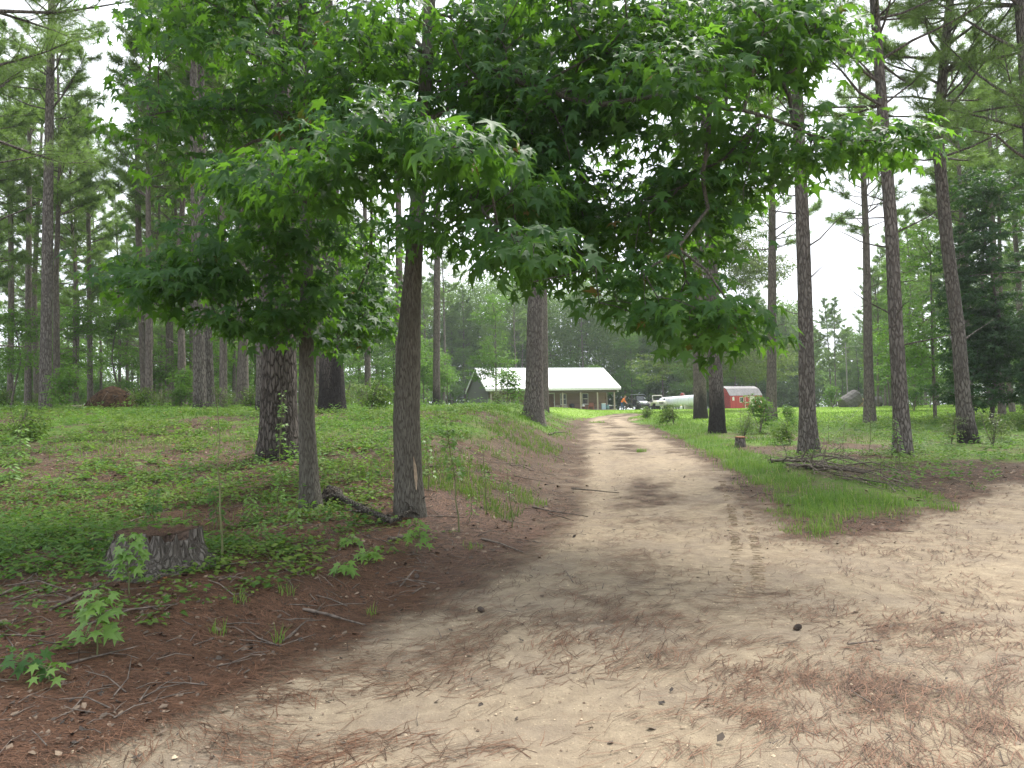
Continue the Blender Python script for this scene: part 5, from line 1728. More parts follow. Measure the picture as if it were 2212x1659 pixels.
def buggy():
    p = gpx(1418, 87)
    t = thing('off_road_buggy', 'old open off-roader with cream white front and tall bare windshield frame, by the silver tank', 'off-road vehicle', p, math.radians(-90 + 14))
    b = MB()
    b.prism([(-1.55, .50), (1.40, .50), (1.45, .62), (1.45, .98), (.55, 1.02), (.50, .72), (-.30, .70), (-.45, 1.0), (-1.55, 1.0)], -.70, .70)
    part('body', b, M['cream'], t)
    b = MB(); b.prism([(.54, 1.023), (1.44, .985), (1.44, 1.03), (1.38, 1.07), (.54, 1.11)], -.58, .58); part('hood', b, M['cream'], t)
    b = MB()
    for k in range(7):
        y = -.24 + .08 * k
        b.box(1.452, 1.462, y - .022, y + .022, .66, .94)
    part('radiator_slot', b, M['black'], t)
    for s in (-1, 1):
        b = MB(); b.lathe([(.10, 0), (.105, .03), (.09, .05), (.01, .06)], 14, (0, 0, 0), rot('Y', PI / 2, (1.452, s * .43, .84))); part('headlight', b, M['lamp'], t)
        b = MB(); b.box(.62, 1.50, s * .82 - .12, s * .82 + .12, .86, .92); b.prism([(.42, .5), (.60, .86), (.66, .86), (.50, .5)], s * .82 - .12, s * .82 + .12); part('fender', b, M['cream'], t)
        b = MB(); b.prism([(-.35, .72), (.1, .74), (.1, .86), (-.22, .88), (-.34, 1.42), (-.46, 1.42)], s * .34 - .22, s * .34 + .22); part('seat', b, M['seat'], t)
        b = MB(); b.box(.50, .56, s * .86 - .09, s * .86 + .09, 1.15, 1.36); b.tube([[.53, s * .70, 1.12], [.53, s * .80, 1.22]], .015, 6); part('mirror', b, M['black'], t)
    b = MB()
    for s in (-1, 1):
        b.tube([[.56, s * .66, 1.05], [.36, s * .62, 1.74]], .035, 8)
    b.tube([[.36, -.62, 1.74], [.36, .62, 1.74]], .035, 8); b.tube([[.54, -.66, 1.10], [.54, .66, 1.10]], .03, 8)
    part('windshield_frame', b, M['cream'], t)
    b = MB(); b.tube([[-.65, -.62, 1.0], [-.70, -.60, 1.78], [-.70, .60, 1.78], [-.65, .62, 1.0]], .04, 8); part('roll_bar', b, M['black'], t)
    b = MB(); b.box(1.50, 1.60, -.80, .80, .46, .60); part('bumper', b, M['steel'], t)
    for x in (-1.02, 1.05):
        for s in (-1, 1):
            wheel(t, x, s * .74, .38, .38, .22, M['cream'])


buggy()


def camper():
    p = gpx(2152, 66)
    t = thing('parked_van', 'white van parked in the trees, glimpsed right of the leaning pine', 'van', p, math.radians(12))
    b = MB(); b.prism([(-2.4, .45), (2.4, .45), (2.45, .95), (1.75, 1.15), (1.25, 1.95), (-2.3, 2.0), (-2.42, 1.2)], -.9, .9); part('body', b, M['white'], t)
    b = MB(); b.box(-2.0, -.4, -.907, -.902, 1.25, 1.75); b.box(-.25, 1.0, -.907, -.902, 1.25, 1.75); part('window', b, M['glass'], t)
    for x in (-1.5, 1.5):
        for s in (-1, 1):
            wheel(t, x, s * .80, .34, .34, .22, M['steel'])


camper()

# white bags on the grass by the person
for i, (px, D, s) in enumerate(((1358, 86.6, .22), (1364, 86.2, .17), (1387, 85.5, .16))):
    p = gpx(px, D)
    b = MB(); b.lathe([(.7 * s, 0), (1.1 * s, .35 * s), (.9 * s, .9 * s), (.25 * s, 1.3 * s)], 12, jit=1 + RNG(60 + i).normal(0, .1, (4, 12)))
    o = link('white_sack', b.mesh('white_sack', True), M['white'], None, p)
    tag(o, ['largest white sack on the lawn just right of the person', 'smaller white sack leaning by the largest one near the person', 'small white sack in front of the black utility vehicle'][i], 'sack', 'white sacks on the lawn')
p = gpx(1505, 80)
t = thing('gas_cylinder', 'small yellow-topped gas cylinder on the grass in front of the tank end', 'gas cylinder', gpx(1472, 80.5))
b = MB(); b.lathe([(.12, 0), (.15, .05), (.15, .30), (.10, .38), (.02, .40)], 14); part('body', b, M['white'], t, smooth=True)
b = MB(); b.lathe([(.08, .40), (.09, .44), (.09, .50), (.02, .52)], 12); part('collar', b, M['yellow'], t)

# ------------------------------------------------------------------ the person
def person():
    p = gpx(1345.5, 87.5)
    root = thing('person', 'person in an orange shirt and blue jeans bending forward beside the porch', 'person', p, math.radians(-22))
    # facing +x, stooping; one vertex per joint
    J = {}
    E = []
    def j(n, co, r, par=None):
        J[n] = (len(J), co, r)
        if par:
            E.append((J[par][0], J[n][0]))
    j('pelvis', (-.10, 0, .92), .150)
    j('waist', (-.05, 0, 1.06), .140, 'pelvis'); j('chest', (.10, 0, 1.27), .165, 'waist'); j('upper', (.20, 0, 1.40), .130, 'chest')
    j('neck', (.27, 0, 1.47), .062, 'upper'); j('skull', (.33, 0, 1.55), .092, 'neck'); j('face', (.38, 0, 1.60), .098, 'skull'); j('crown', (.385, 0, 1.68), .075, 'face')
    for s, nm in ((1, 'a'), (-1, 'b')):
        j('hip' + nm, (-.10, s * .10, .86), .105, 'pelvis'); j('knee' + nm, (-.02 + .06 * s, s * .12, .48), .068, 'hip' + nm)
        j('ankle' + nm, (-.10 + .10 * s, s * .13, .09), .046, 'knee' + nm); j('heel' + nm, (-.11 + .10 * s, s * .13, .045), .044, 'ankle' + nm); j('toe' + nm, (.08 + .10 * s, s * .14, .04), .036, 'heel' + nm)
        j('shoulder' + nm, (.19, s * .19, 1.38), .078, 'upper'); j('elbow' + nm, (.28, s * .23, 1.10), .050, 'shoulder' + nm); j('wrist' + nm, (.46, s * .17, .92), .033, 'elbow' + nm)
        j('palm' + nm, (.53, s * .16, .85), .038, 'wrist' + nm)
        for k, (dy, l) in enumerate(((-.030, .075), (-.010, .088), (.010, .082), (.030, .064))):
            j('f%d%s' % (k, nm), (.555 + l * .35, s * .16 + dy, .83 - l * .4), .010, 'palm' + nm); j('g%d%s' % (k, nm), (.555 + l * .45, s * .16 + dy, .81 - l * .85), .008, 'f%d%s' % (k, nm))
        j('thumb' + nm, (.50, s * .16 - s * .050, .84), .012, 'palm' + nm); j('thumbtip' + nm, (.53, s * .16 - s * .070, .80), .009, 'thumb' + nm)
    me = bpy.data.meshes.new('skeleton')
    me.from_pydata([v[1] for v in J.values()], E, [])
    o = bpy.data.objects.new('skeleton', me); COL.objects.link(o)
    md = o.modifiers.new('skin', 'SKIN'); md.use_smooth_shade = True
    for v, d in zip(J.values(), me.skin_vertices[0].data):
        d.radius = (v[2], v[2]); d.use_root = v[0] == 0
    o.modifiers.new('sub', 'SUBSURF').levels = 2
    o.modifiers['sub'].render_levels = 2
    dg = bpy.context.evaluated_depsgraph_get()
    bm_ = bpy.data.meshes.new_from_object(o.evaluated_get(dg))
    bpy.data.objects.remove(o)
    bm_.name = 'body'
    bm_.materials.clear()
    for mm in (M['skin'], M['orange'], M['denim'], M['leather']):
        bm_.materials.append(mm)
    for f in bm_.polygons:
        c = f.center
        if c.z < .075:
            k = 3
        elif c.z < .98 and c.x < .20:
            k = 2
        elif c.x > .245 and c.z > 1.44 or (c.x > .36 and c.z < 1.0):
            k = 0
        else:
            k = 1
        f.material_index = k
        f.use_smooth = True
    ob = bpy.data.objects.new('body', bm_); COL.objects.link(ob); ob.parent = root
    b = MB(); b.lathe([(.105, 1.60), (.112, 1.66), (.095, 1.73), (.05, 1.77), (.005, 1.78)], 16, (.375, 0, -.01), jit=1 + RNG(3).normal(0, .04, (5, 16)))
    part('hair', b, M['hair'], root, smooth=True)
    b = MB()
    for s in (-1, 1):
        b.lathe([(.004, -.012), (.013, 0), (.004, .012)], 8, (.472, s * .034, 1.61))
    part('eyes', b, M['black'], root)
    b = MB(); b.lathe([(.004, -.03), (.02, -.02), (.010, .02), (.003, .03)], 8, (.482, 0, 1.585)); part('nose', b, M['skin'], root)
    for s in (-1, 1):
        b = MB(); b.lathe([(.004, -.03), (.018, -.01), (.020, .015), (.004, .03)], 8, (.375, s * .100, 1.60)); part('ear', b, M['skin'], root)
    b = MB(); b.box(.468, .476, -.022, .022, 1.545, 1.553); part('mouth', b, M['rustred'], root)


person()

# ------------------------------------------------------------------ hay bales
def bale(label, px, D, R_, w, M_, mat, seed, jit=.035):
    rng = RNG(seed)
    p = gpx(px, D)
    b = MB()
    n = 15
    pr = [(.02, -w / 2), (R_ * .5, -w / 2 - .02), (R_ * .9, -w / 2), (R_, -w / 2 + .08)] + [(R_ * (1 + rng.normal(0, .012)), z) for z in np.linspace(-w / 2 + .15, w / 2 - .15, 8)] + [(R_, w / 2 - .08), (R_ * .9, w / 2), (R_ * .5, w / 2 + .02), (.02, w / 2)]
    th = np.arange(n) / n * 2 * PI
    jj = 1 + jit * np.sin(th * 2 + 1)[None] + rng.normal(0, .02, (len(pr), n)) + rng.normal(0, .045, (1, n))
    b.lathe(pr, n, (0, 0, 0), M_, jit=jj)
    o = link('hay_bale', b.mesh('hay_bale', False), mat, None, p)
    tag(o, label, 'hay bale', 'old hay bales on the lawn')


bale('large weathered grey round hay bale tipped on its edge on the lawn', 1838, 70, .78, 1.95, Matrix.Translation((0, 0, .58)) @ Matrix.Rotation(math.radians(14), 4, 'Z') @ Matrix.Rotation(math.radians(62), 4, 'Y'), M['hay'], 1, .12)
bale('low tan collapsed hay bale just left of the slim lawn-edge pine', 1863, 72, .45, 1.2, Matrix.Translation((0, 0, .32)) @ Matrix.Rotation(math.radians(85), 4, 'Y'), M['tanhay'], 2, .12)
bale('small grey hay bale with a white cover just right of the slim lawn-edge pine', 1894, 72, .52, 1.0, Matrix.Translation((0, 0, .48)) @ Matrix.Rotation(math.radians(80), 4, 'Y'), M['hay'], 3, .06)

# ------------------------------------------------------------------ utility pole and wires
pp = gpx(1833, 100)
t = thing('utility_pole', 'pale thin utility pole across the clearing, carrying a wire to the right', 'utility pole', pp)
b = MB(); b.tube([[0, 0, -.5], [0, 0, 9.0]], [.11, .075], 10); part('pole', b, M['greyw'], t)
b = MB(); b.box(-.55, .55, -.05, .05, 8.3, 8.40); part('crossarm', b, M['greyw'], t)


def wire(label, A, B, sag, r_, mat=None):
    s = np.linspace(0, 1, 24)
    P_ = np.array(A)[None] * (1 - s)[:, None] + np.array(B)[None] * s[:, None]
    P_[:, 2] -= sag * 4 * s * (1 - s)
    b = MB(); b.tube(P_ - P_[0], r_, 5)
    o = link('overhead_wire', b.mesh('overhead_wire'), mat or M['wire'], None, P_[0])
    tag(o, label, 'wire')


wire('upper overhead wire running from the pale utility pole towards the right border', pp + np.array([.5, 0, 8.5]), pt(2420, 560, 27), .8, .012, M['greyw'])
wire('lower overhead wire running from the pale utility pole towards the right border', pp + np.array([0, 0, 6.9]), pt(2420, 690, 27), .8, .012, M['greyw'])
g0 = hit(1800, 1082); g1 = pt(1876, 1035, 32)
wire('thin guy cable sloping up to the foot of the slim lawn-edge pine', gp(g0[0], g0[1], .02) if False else gpx(1800, 25, .02), gpx(1870, 32.5, 1.0), .02, .006)

# ------------------------------------------------------------------ stumps, root plate, logs, sticks
def stump():
    p = hit(342, 1238)
    rng = RNG(71)
    p[:2] *= (p[1] + .30) / p[1]; p[2] = float(gz(p[0], p[1]))
    t = thing('tree_stump', 'broad old grey stump with fissured bark and needle-covered top in the left foreground', 'stump', p)
    n = 72
    zz = np.linspace(-.15, .31, 26)
    th = np.arange(n) / n * 2 * PI
    TT, ZZ = np.meshgrid(th, zz)
    R_ = .325 + .17 * np.exp(-(ZZ + .02) / .13) * (1 + .6 * np.sin(TT * 4 + 1) * .5)
    jj = R_ * (1 + .07 * (fbm(TT * 9, ZZ * 3, 5, 3) - .5) * 2 + .05 * np.sign(np.sin(TT * 17 + 3 * fbm(TT * 2, ZZ * 6, 8, 2))) * vnoise(TT * 4, ZZ * 5, 3))
    jj[:, -1] = jj[:, -1]
    top = .03 * (fbm(np.cos(th) * 3 + 5, np.sin(th) * 3, 4, 3) - .5) - .035 * (vnoise(th * 5, th * 0, 12) > .72)
    V = np.stack([jj * np.cos(TT), jj * np.sin(TT), ZZ + (ZZ > .25) * top[None] * 2], -1).reshape(-1, 3)
    i = np.arange(25)[:, None] * n; j = np.arange(n)[None]; j2 = (j + 1) % n
    Q = np.stack([i + j, i + j2, i + n + j2, i + n + j], -1).reshape(-1, 4)
    b = MB(); b.add(V, [Q])
    g = barkmat('old_stump_bark', (.165, .150, .132), (.080, .067, .056), 24, 3.2, 1.0)
    part('bark', b, g, t, smooth=True)
    ring = V[-n:]
    rows = [ring]
    for f in (.97, .8, .6, .4, .2):
        q = ring * np.array([f, f, 1]); q[:, 2] = ring[:, 2] * f + (.30 - .03) * (1 - f) - .012 + .02 * (fbm(q[:, 0] * 9, q[:, 1] * 9, 6, 3) - .5)
        rows.append(q)
    V2 = np.concatenate(rows + [np.array([[0, 0, .275]])])
    i = np.arange(5)[:, None] * n
    Q = np.stack([i + j, i + j2, i + n + j2, i + n + j], -1).reshape(-1, 4)
    T3 = np.stack([5 * n + np.arange(n), 5 * n + (np.arange(n) + 1) % n, np.full(n, 6 * n)], 1)
    b = MB(); b.add(V2, [Q, T3])
    part('cut_top', b, plain('rotten_heartwood', (.085, .060, .046), .95, var=.7, scale=22, bump=.9, spec=.1), t, smooth=True)
    m_ = 900
    a = rng.uniform(0, 2 * PI, m_); r_ = .30 * np.sqrt(rng.uniform(0, 1, m_)); an = rng.normal(.2, .5, m_); l = rng.uniform(.04, .10, m_)
    c = np.stack([r_ * np.cos(a), r_ * np.sin(a), np.full(m_, .302) + rng.uniform(0, .012, m_)], 1)
    d = np.stack([np.cos(an) * l, np.sin(an) * l, rng.normal(0, .006, m_)], 1); s = np.stack([-np.sin(an), np.cos(an), 0 * an], 1) * .0016
    V3 = np.stack([c - d - s, c - d + s, c + d], 1).reshape(-1, 3)
    o = link('needle_litter', new_mesh('needle_litter', V3, [np.arange(m_)[:, None] * 3 + np.array([[0, 1, 2]])], False, {'mask': np.repeat(rng.uniform(0, 1, m_), 3)}), STRAW, t)
    o['kind'] = 'stuff'


stump()
p = gpx(1597, 21.0)
t = thing('tree_stump', 'small reddish freshly cut stump in the grass right of the road', 'stump', p)
b = MB(); b.lathe([(.17, -.1), (.16, .05), (.15, .28)], 18, jit=1 + RNG(5).normal(0, .04, (3, 18))); part('bark', b, BARK_PINE, t, smooth=True)
b = MB(); b.lathe([(.148, .281), (.14, .305), (.02, .31)], 18, (0, 0, 0), Matrix.Rotation(.10, 4, 'X')); part('cut_top', b, CUT, t)


def rootplate():
    p = gpx(243, 29)
    rng = RNG(81)
    t = thing('uprooted_stump', 'brown upturned root plate like a hairy dome in the left woods', 'uprooted stump', p)
    n = 40
    pr = [(.95, -.1), (.90, .15), (.78, .45), (.52, .75), (.22, .95), (.02, 1.02)]
    b = MB(); b.lathe(pr, n, jit=1 + rng.normal(0, .10, (6, n))); part('soil_core', b, M['roots'], t, smooth=True)
    for k in range(46):
        a = rng.uniform(0, 2 * PI); e = rng.uniform(.1, 1.4)
        d = np.array([math.cos(a) * math.cos(e), math.sin(a) * math.cos(e), math.sin(e)])
        s = d * np.array([.80, .80, .85])
        P_ = [s * .8, s * 1.08 + rng.normal(0, .05, 3), s * 1.15 + rng.normal(0, .14, 3) + (0, 0, -.1), s * 1.05 + rng.normal(0, .26, 3) + (0, 0, -.28)]
        b = MB(); b.tube(P_, [.035, .025, .015, .006], 5)
        part('root', b, TWIG if k % 3 else M['roots'], t, smooth=True)
    q = gpx(192, 29.3)
    b = MB()
    P_ = np.array([q - (1.1, 0.1, -.14), q + (0, 0, .15), q + (1.3, -.05, .24), q + (1.75, 0, .3)]) - p
    b.tube(P_, [.11, .13, .15, .16], 12); part('log', b, TWIG, t, 'fallen stem lying left of its root plate', smooth=True)


rootplate()


def branchy(name, label, cat, pts, r0, r1, nt, seed, mat=TWIG, group=None, tw=.25, lift=0.02):
    """a fallen branch following ground points (x, y, height over the ground), with stubs and twigs"""
    rng = RNG(seed)
    W = np.array([gp(x, y, dz + lift) for x, y, dz in pts])
    s = np.linspace(0, 1, len(W) * 4)
    Q = np.stack([np.interp(s, np.linspace(0, 1, len(W)), W[:, k]) for k in range(3)], 1)
    Q[1:-1] += (np.cumsum(rng.normal(0, r0 * .16, (len(Q), 3)), 0))[1:-1] * np.array([1, 1, .3])
    o_ = Q[0].copy()
    Q = Q - o_
    b = MB()
    rr = np.linspace(r0, r1, len(Q))
    b.tube(Q, rr * (1 + rng.normal(0, .12, len(rr))), 9, True, jit=1 + rng.normal(0, .09, (len(Q), 9)))
    for k in range(nt):
        i = rng.integers(1, len(Q) - 1)
        d = unit(rng.normal(0, 1, 3) * np.array([1, 1, .5]) + (0, 0, .25)) * tw * rng.uniform(.4, 1.3)
        P_ = np.array([Q[i], Q[i] + d * .5 + rng.normal(0, .02, 3), Q[i] + d + rng.normal(0, .04, 3)])
        for w in P_:
            w[2] = max(w[2], float(gz(w[0] + o_[0], w[1] + o_[1])) + .005 - o_[2])
        b.tube(P_, [rr[i] * .5, rr[i] * .35, .003], 5)
    o = link(name, b.mesh(name, True), mat, None, o_)
    return tag(o, label, cat, group)


def g2(px, py):
    return hit(px, py)[:2]


A, B_, C_ = g2(702, 1092), g2(800, 1112), g2(850, 1136)
branchy('fallen_log', 'crooked mossy fallen limb lying between the feet of the two sweetgums', 'log', [(*g2(712, 1080), .14), (*g2(745, 1100), .10), (*g2(800, 1118), .05), (*g2(848, 1138), .04), (*g2(884, 1124), .08), (*g2(905, 1108), .14)], .052, .022, 16, 1, barkmat('mossy_bark', (.11, .10, .085), (.03, .026, .02), 26, 12, 1.0), None, .20)
b = MB()
q = hit(718, 1092)
b.lathe([(.16, -.05), (.15, .12), (.10, .22), (.02, .26)], 20, jit=1 + RNG(9).normal(0, .16, (4, 20)))
o = link('rotten_stump', b.mesh('rotten_stump', True), barkmat('rotten_bark', (.10, .085, .07), (.025, .02, .017), 20, 9, .9), None, q); tag(o, 'low dark rotten stump at the right foot of the slim sweetgum', 'stump')

STICKS = [
    ('pale broken stick lying on the grass between the two sweetgums', (735, 1015), (838, 1032), .022, 2), ('grey stick just right of the scarred sweetgum trunk', (925, 1010), (1015, 1026), .020, 2),
    ('longer grey stick on the brown bank right of the scarred sweetgum', (915, 1028), (1060, 1022), .018, 3), ('grey root-like stick at the left edge of the road, farther one', (1235, 1058), (1338, 1066), .022, 2),
    ('straight thin stick pointing into the road from the left bank', (1150, 1098), (1270, 1118), .020, 2), ('short stick beside the straight one on the left bank', (1185, 1112), (1240, 1126), .014, 1),
    ('smooth grey root lying on the bank edge before the road', (1040, 1168), (1130, 1196), .020, 0), ('grey stick in the pine straw right of the old stump', (520, 1190), (655, 1206), .016, 3),
    ('dark stick left of the rotten limb in the straw', (560, 1192), (700, 1172), .012, 2), ('thin curved pale stick lying above the straw right of the stump', (460, 1230), (590, 1215), .010, 2),
    ('short pale twig on the straw in front of the sweetgums', (615, 1232), (660, 1250), .009, 2), ('weathered flat stick at the sand edge below the stump', (655, 1322), (790, 1354), .020, 0),
    ('long curved branch half buried in straw at the lower left', (110, 1322), (235, 1262), .018, 2), ('dark thin branch at the lower left edge', (0, 1292), (95, 1228), .014, 3),
    ('dark stick lying along the bottom left straw', (140, 1442), (300, 1398), .012, 2), ('chunk of bark wood near the big grey pine', (1185, 940), (1225, 934), .045, 3),
    ('dark log piece on the bank at far left', (155, 1148), (205, 1162), .040, 1), ('second thin dark log on the far left bank', (190, 1170), (300, 1186), .018, 2),
    ('tan root on the bare ground by the road at the lower middle', (840, 1172), (905, 1158), .030, 1), ('twig on the brown bank left of the road', (1110, 1030), (1200, 1046), .012, 2),
    ('thin twig by the grass tuft on the left bank', (1060, 1000), (1150, 1006), .010, 2), ('small branch near the crest left of the road', (1190, 985), (1240, 1000), .014, 2)]
for k, (lab, a, c, r_, nt) in enumerate(STICKS):
    A, C_ = g2(*a), g2(*c)
    branchy('fallen_stick', lab, 'stick', [(*A, .01), (*(A * .6 + C_ * .4 + RNG(k).normal(0, .03, 2)), .02), (*C_, .0)], r_ * .68, r_ * .3, nt, 100 + k, TWIG, 'sticks on the ground', .16, r_ * .6)

# brush pile: each limb by itself
BR = [((1690, 1000), (1985, 1060), .020), ((1700, 1008), (1830, 1022), .030), ((1740, 1012), (1872, 1028), .050), ((1660, 1000), (1790, 1010), .045), ((1720, 1002), (1900, 1018), .018), ((1755, 1022), (1960, 1068), .016),
      ((1800, 1028), (1935, 1068), .018), ((1830, 1010), (1990, 1042), .014), ((1700, 998), (1850, 1008), .016), ((1820, 1038), (2010, 1062), .012), ((1770, 1000), (1910, 1030), .014), ((1850, 1024), (2040, 1040), .012),
      ((1712, 1012), (1800, 1040), .012), ((1780, 1016), (1890, 1056), .014), ((1745, 996), (1880, 1014), .012), ((1690, 1004), (1760, 1030), .016)]
BLAB = ['long thin bough crossing the whole brush pile', 'thick short bough on the left of the brush pile', 'thickest pale log across the middle of the brush pile', 'stub log with an orange cut end left of the brush pile',
        'thin bough lying along the top back of the brush pile', 'low bough sloping to the front right of the brush pile', 'curved bough drooping at the right of the brush pile', 'thin arching bough at the back right of the brush pile',
        'grey stick under the flaky pine in the brush pile', 'front-most twiggy bough at the right end of the brush pile', 'arched twig bough standing highest in the brush pile', 'wiry twig trailing off the right end of the brush pile',
        'short twig at the front left of the brush pile', 'forked twig under the pale log of the brush pile', 'thin stick at the back of the brush pile', 'short stick at the left end of the brush pile']
for k, ((a, c, r_), lab) in enumerate(zip(BR, BLAB)):
    rng = RNG(300 + k)
    A, C_ = g2(*a), g2(*c)
    lift = rng.uniform(.02, .12) if r_ < .04 else .06
    arch = rng.uniform(.0, .14) if r_ < .03 else 0
    branchy('brush_branch', lab, 'branch', [(*A, lift * .4), (*(A * .65 + C_ * .35 + rng.normal(0, .08, 2)), lift + arch), (*(A * .3 + C_ * .7 + rng.normal(0, .08, 2)), lift + arch * .8), (*C_, .02)], r_ * .95, r_ * .45, 9, 320 + k, TWIG, 'branches of the brush pile', .45)

# pine cones
for k, (px, py, lab) in enumerate(((1722, 1361, 'open dark pine cone alone on the sandy road at right'), (900, 1250, 'weathered pine cone at the sand edge left of the road'), (1040, 1322, 'small pine cone near the sand edge in the lower middle'))):
    p = hit(px, py)
    t = thing('pine_cone', lab, 'pine cone', p + (0, 0, .028), k * 1.3, 'pine cones on the ground')
    t.rotation_euler = (0, PI / 2 - .15, .4 + k); t.scale = (.62, .62, .72); t.location.z -= .010
    b = MB(); b.lathe([(.004, -.05), (.016, -.03), (.018, 0), (.012, .03), (.003, .05)], 10); part('core', b, M['roots'], t)
    i = np.arange(70); a = i * 2.39996; z = -.045 + .09 * i / 70
    r_ = .030 * np.sin(np.clip((z + .055) / .11, 0, 1) * PI) ** .6
    Pp = np.stack([np.cos(a) * r_ * .4, np.sin(a) * r_ * .4, z], 1); Dd = np.stack([np.cos(a), np.sin(a), .35 + 0 * a], 1)
    V, F = inst(np.array([[-.3, 0, 0], [.3, 0, 0], [.45, .8, .1], [0, 1.1, .2], [-.45, .8, .1]]), [np.array([[0, 1, 2, 3], [0, 3, 4, 4]])[:1], np.array([[0, 3, 4]])], Pp, Dd, np.stack([-np.cos(a) * .3, -np.sin(a) * .3, 1 + 0 * a], 1), np.maximum(r_ * .85, .008))
    mb = MB(); mb.add(V, F); part('scales', mb, plain('cone_scale', (.085, .065, .052), .85, var=.5, scale=60), t)

# ------------------------------------------------------------------ saplings and seedlings, each its own
def sapling(label, px, py, h, seed, nl, size, mat=LEAF_UNDER, base=STAR, lean=(.0, .0), D=None, cat='sapling', z0=.25, whorl=False, name='sapling', stem=.0):
    rng = RNG(seed)
    p = hit(px, py) if D is None else gpx(px, D)
    t = thing(name, label, cat, p, 0, 'saplings and seedlings')
    zz = np.linspace(0, h, 8)
    P_ = np.stack([lean[0] * (zz / h) ** 1.5 + rng.normal(0, .008, 8) * (zz > 0), lean[1] * (zz / h) ** 1.5 + rng.normal(0, .008, 8) * (zz > 0), zz], 1)
    P_[0, 2] = -.05
    b = MB(); b.tube(P_, np.linspace(.004 + .005 * h + stem, .0025, 8), 6)
    f = np.sort(rng.uniform(z0, 1, nl)) if not whorl else np.repeat(np.linspace(z0, 1, max(2, nl // 5)), 5)[:nl]
    f[-1] = 1
    a = np.arange(len(f)) * 2.4 + rng.normal(0, .3, len(f))
    C = np.stack([np.interp(f * h, zz, P_[:, k]) for k in range(3)], 1)
    pl = size * rng.uniform(.5, 1.1, len(f)) * (1.25 - f * .7)
    d = np.stack([np.cos(a), np.sin(a), rng.uniform(.1, .7, len(f))], 1)
    E = C + unit(d) * pl[:, None]
    edges_mesh(b, C, E, np.full(len(f), .0022), np.full(len(f), .0015), 4, .05)
    part('stem', b, plain('green_stem', (.12, .13, .05), .7, var=.2) if seed == 1 else bpy.data.materials['green_stem'], t)
    dd = d.copy(); dd[:, 2] = -rng.uniform(.1, .7, len(f))
    nn = rng.normal(0, .25, (len(f), 3)) + np.array([0, -.7, .8]) + .4 * d
    V, F = inst(base[0], base[1], E, dd, nn, size * rng.uniform(.65, 1.15, len(f)) * (1.1 - .3 * f))
    link('leaves', new_mesh('leaves', V, F, True, {'mask': np.repeat(np.clip(rng.uniform(.4, 1.0, len(f)), 0, 1), len(base[0]))}), mat, t)


SAP = [
    ('bright yellow-green sweetgum sapling nearest the bottom left of the picture', 208, 1418, .40, 26, .115, STAR), ('sweetgum sapling leaning in front of the old stump', 280, 1285, .46, 26, .115, STAR),
    ('flat spreading seedling with dark green leaves in the bottom left corner', 55, 1462, .12, 9, .12, STAR), ('seedling at the lower left with leaves at the photo border', 100, 1480, .10, 6, .10, STAR),
    ('leafy seedling standing before the scarred sweetgum', 902, 1195, .36, 20, .11, STAR), ('small bright seedling below the fallen limb', 742, 1246, .12, 9, .10, STAR),
    ('small seedling right of the rotten root in the lower middle', 795, 1213, .11, 9, .10, STAR), ('tiny seedling in the brown straw at the slim sweetgum', 760, 1182, .12, 10, .08, STAR),
    ('tall thin sapling with drooping leaves right of the scarred sweetgum', 992, 1150, 1.35, 46, .085, STAR), ('straight bare-stemmed sapling left of the road', 1052, 1112, .95, 18, .045, OVAL),
    ('thin low sapling nearest the road on the left bank', 1106, 1140, .80, 16, .05, OVAL), ('sapling with wide leaves close to the scarred sweetgum trunk', 925, 1060, .75, 22, .075, STAR),
    ('seedling at the right foot of the tall thin sapling', 1018, 1128, .35, 14, .06, OVAL), ('leafy sprout at the foot of the slim sweetgum on the left', 600, 1120, .62, 34, .07, OVAL),
    ('dark leafy sapling clump behind the old stump, left part', 330, 1140, .45, 40, .07, OVAL), ('dark leafy sapling clump behind the old stump, right part', 470, 1150, .50, 42, .07, OVAL),
    ('bare reddish sapling stem with a few withered leaves left of the slim sweetgum', 480, 1215, 1.55, 9, .05, OVAL), ('bright vine-like sapling on the bark of the thickest old pine', 604, 1000, 1.25, 30, .07, STAR),
    ('leafy sapling with large leaves at the left border', 40, 1010, .75, 26, .12, OVAL), ('second large-leaved plant low at the left border', 20, 1050, .4, 16, .11, OVAL),
    ('seedling in the weeds left of the slim sweetgum', 545, 1135, .38, 26, .06, OVAL), ('small sprout on the straw right of the stump', 560, 1168, .2, 14, .055, OVAL),
    ('pine straw seedling at the middle of the bank front', 640, 1150, .25, 16, .055, STAR), ('spindly sapling in the open ground right of the flaky pine', 1790, 960, .9, 14, .06, OVAL),
    ('thin bare stem standing behind the brush pile', 1822, 1000, 1.1, 6, .05, OVAL), ('second bare stem behind the brush pile', 1880, 985, 1.2, 7, .05, OVAL), ('grassy sprout at the split foot of the pine by the brush pile', 1944, 1010, 1.0, 44, .08, OVAL)]
for k, (lab, px, py, h, nl, sz, bs) in enumerate(SAP):
    sapling(lab, px, py, h, k + 1, int(nl * 1.6), sz * (.86 if sz > .1 else 1), base=bs, mat=LEAF_SAP if k not in (14, 15, 2) else LEAF_GUM, lean=(RNG(k).normal(0, .06 * h), RNG(k + 50).normal(0, .06 * h)), z0=.22 if k not in (8, 9, 10, 16, 24, 25) else .45)


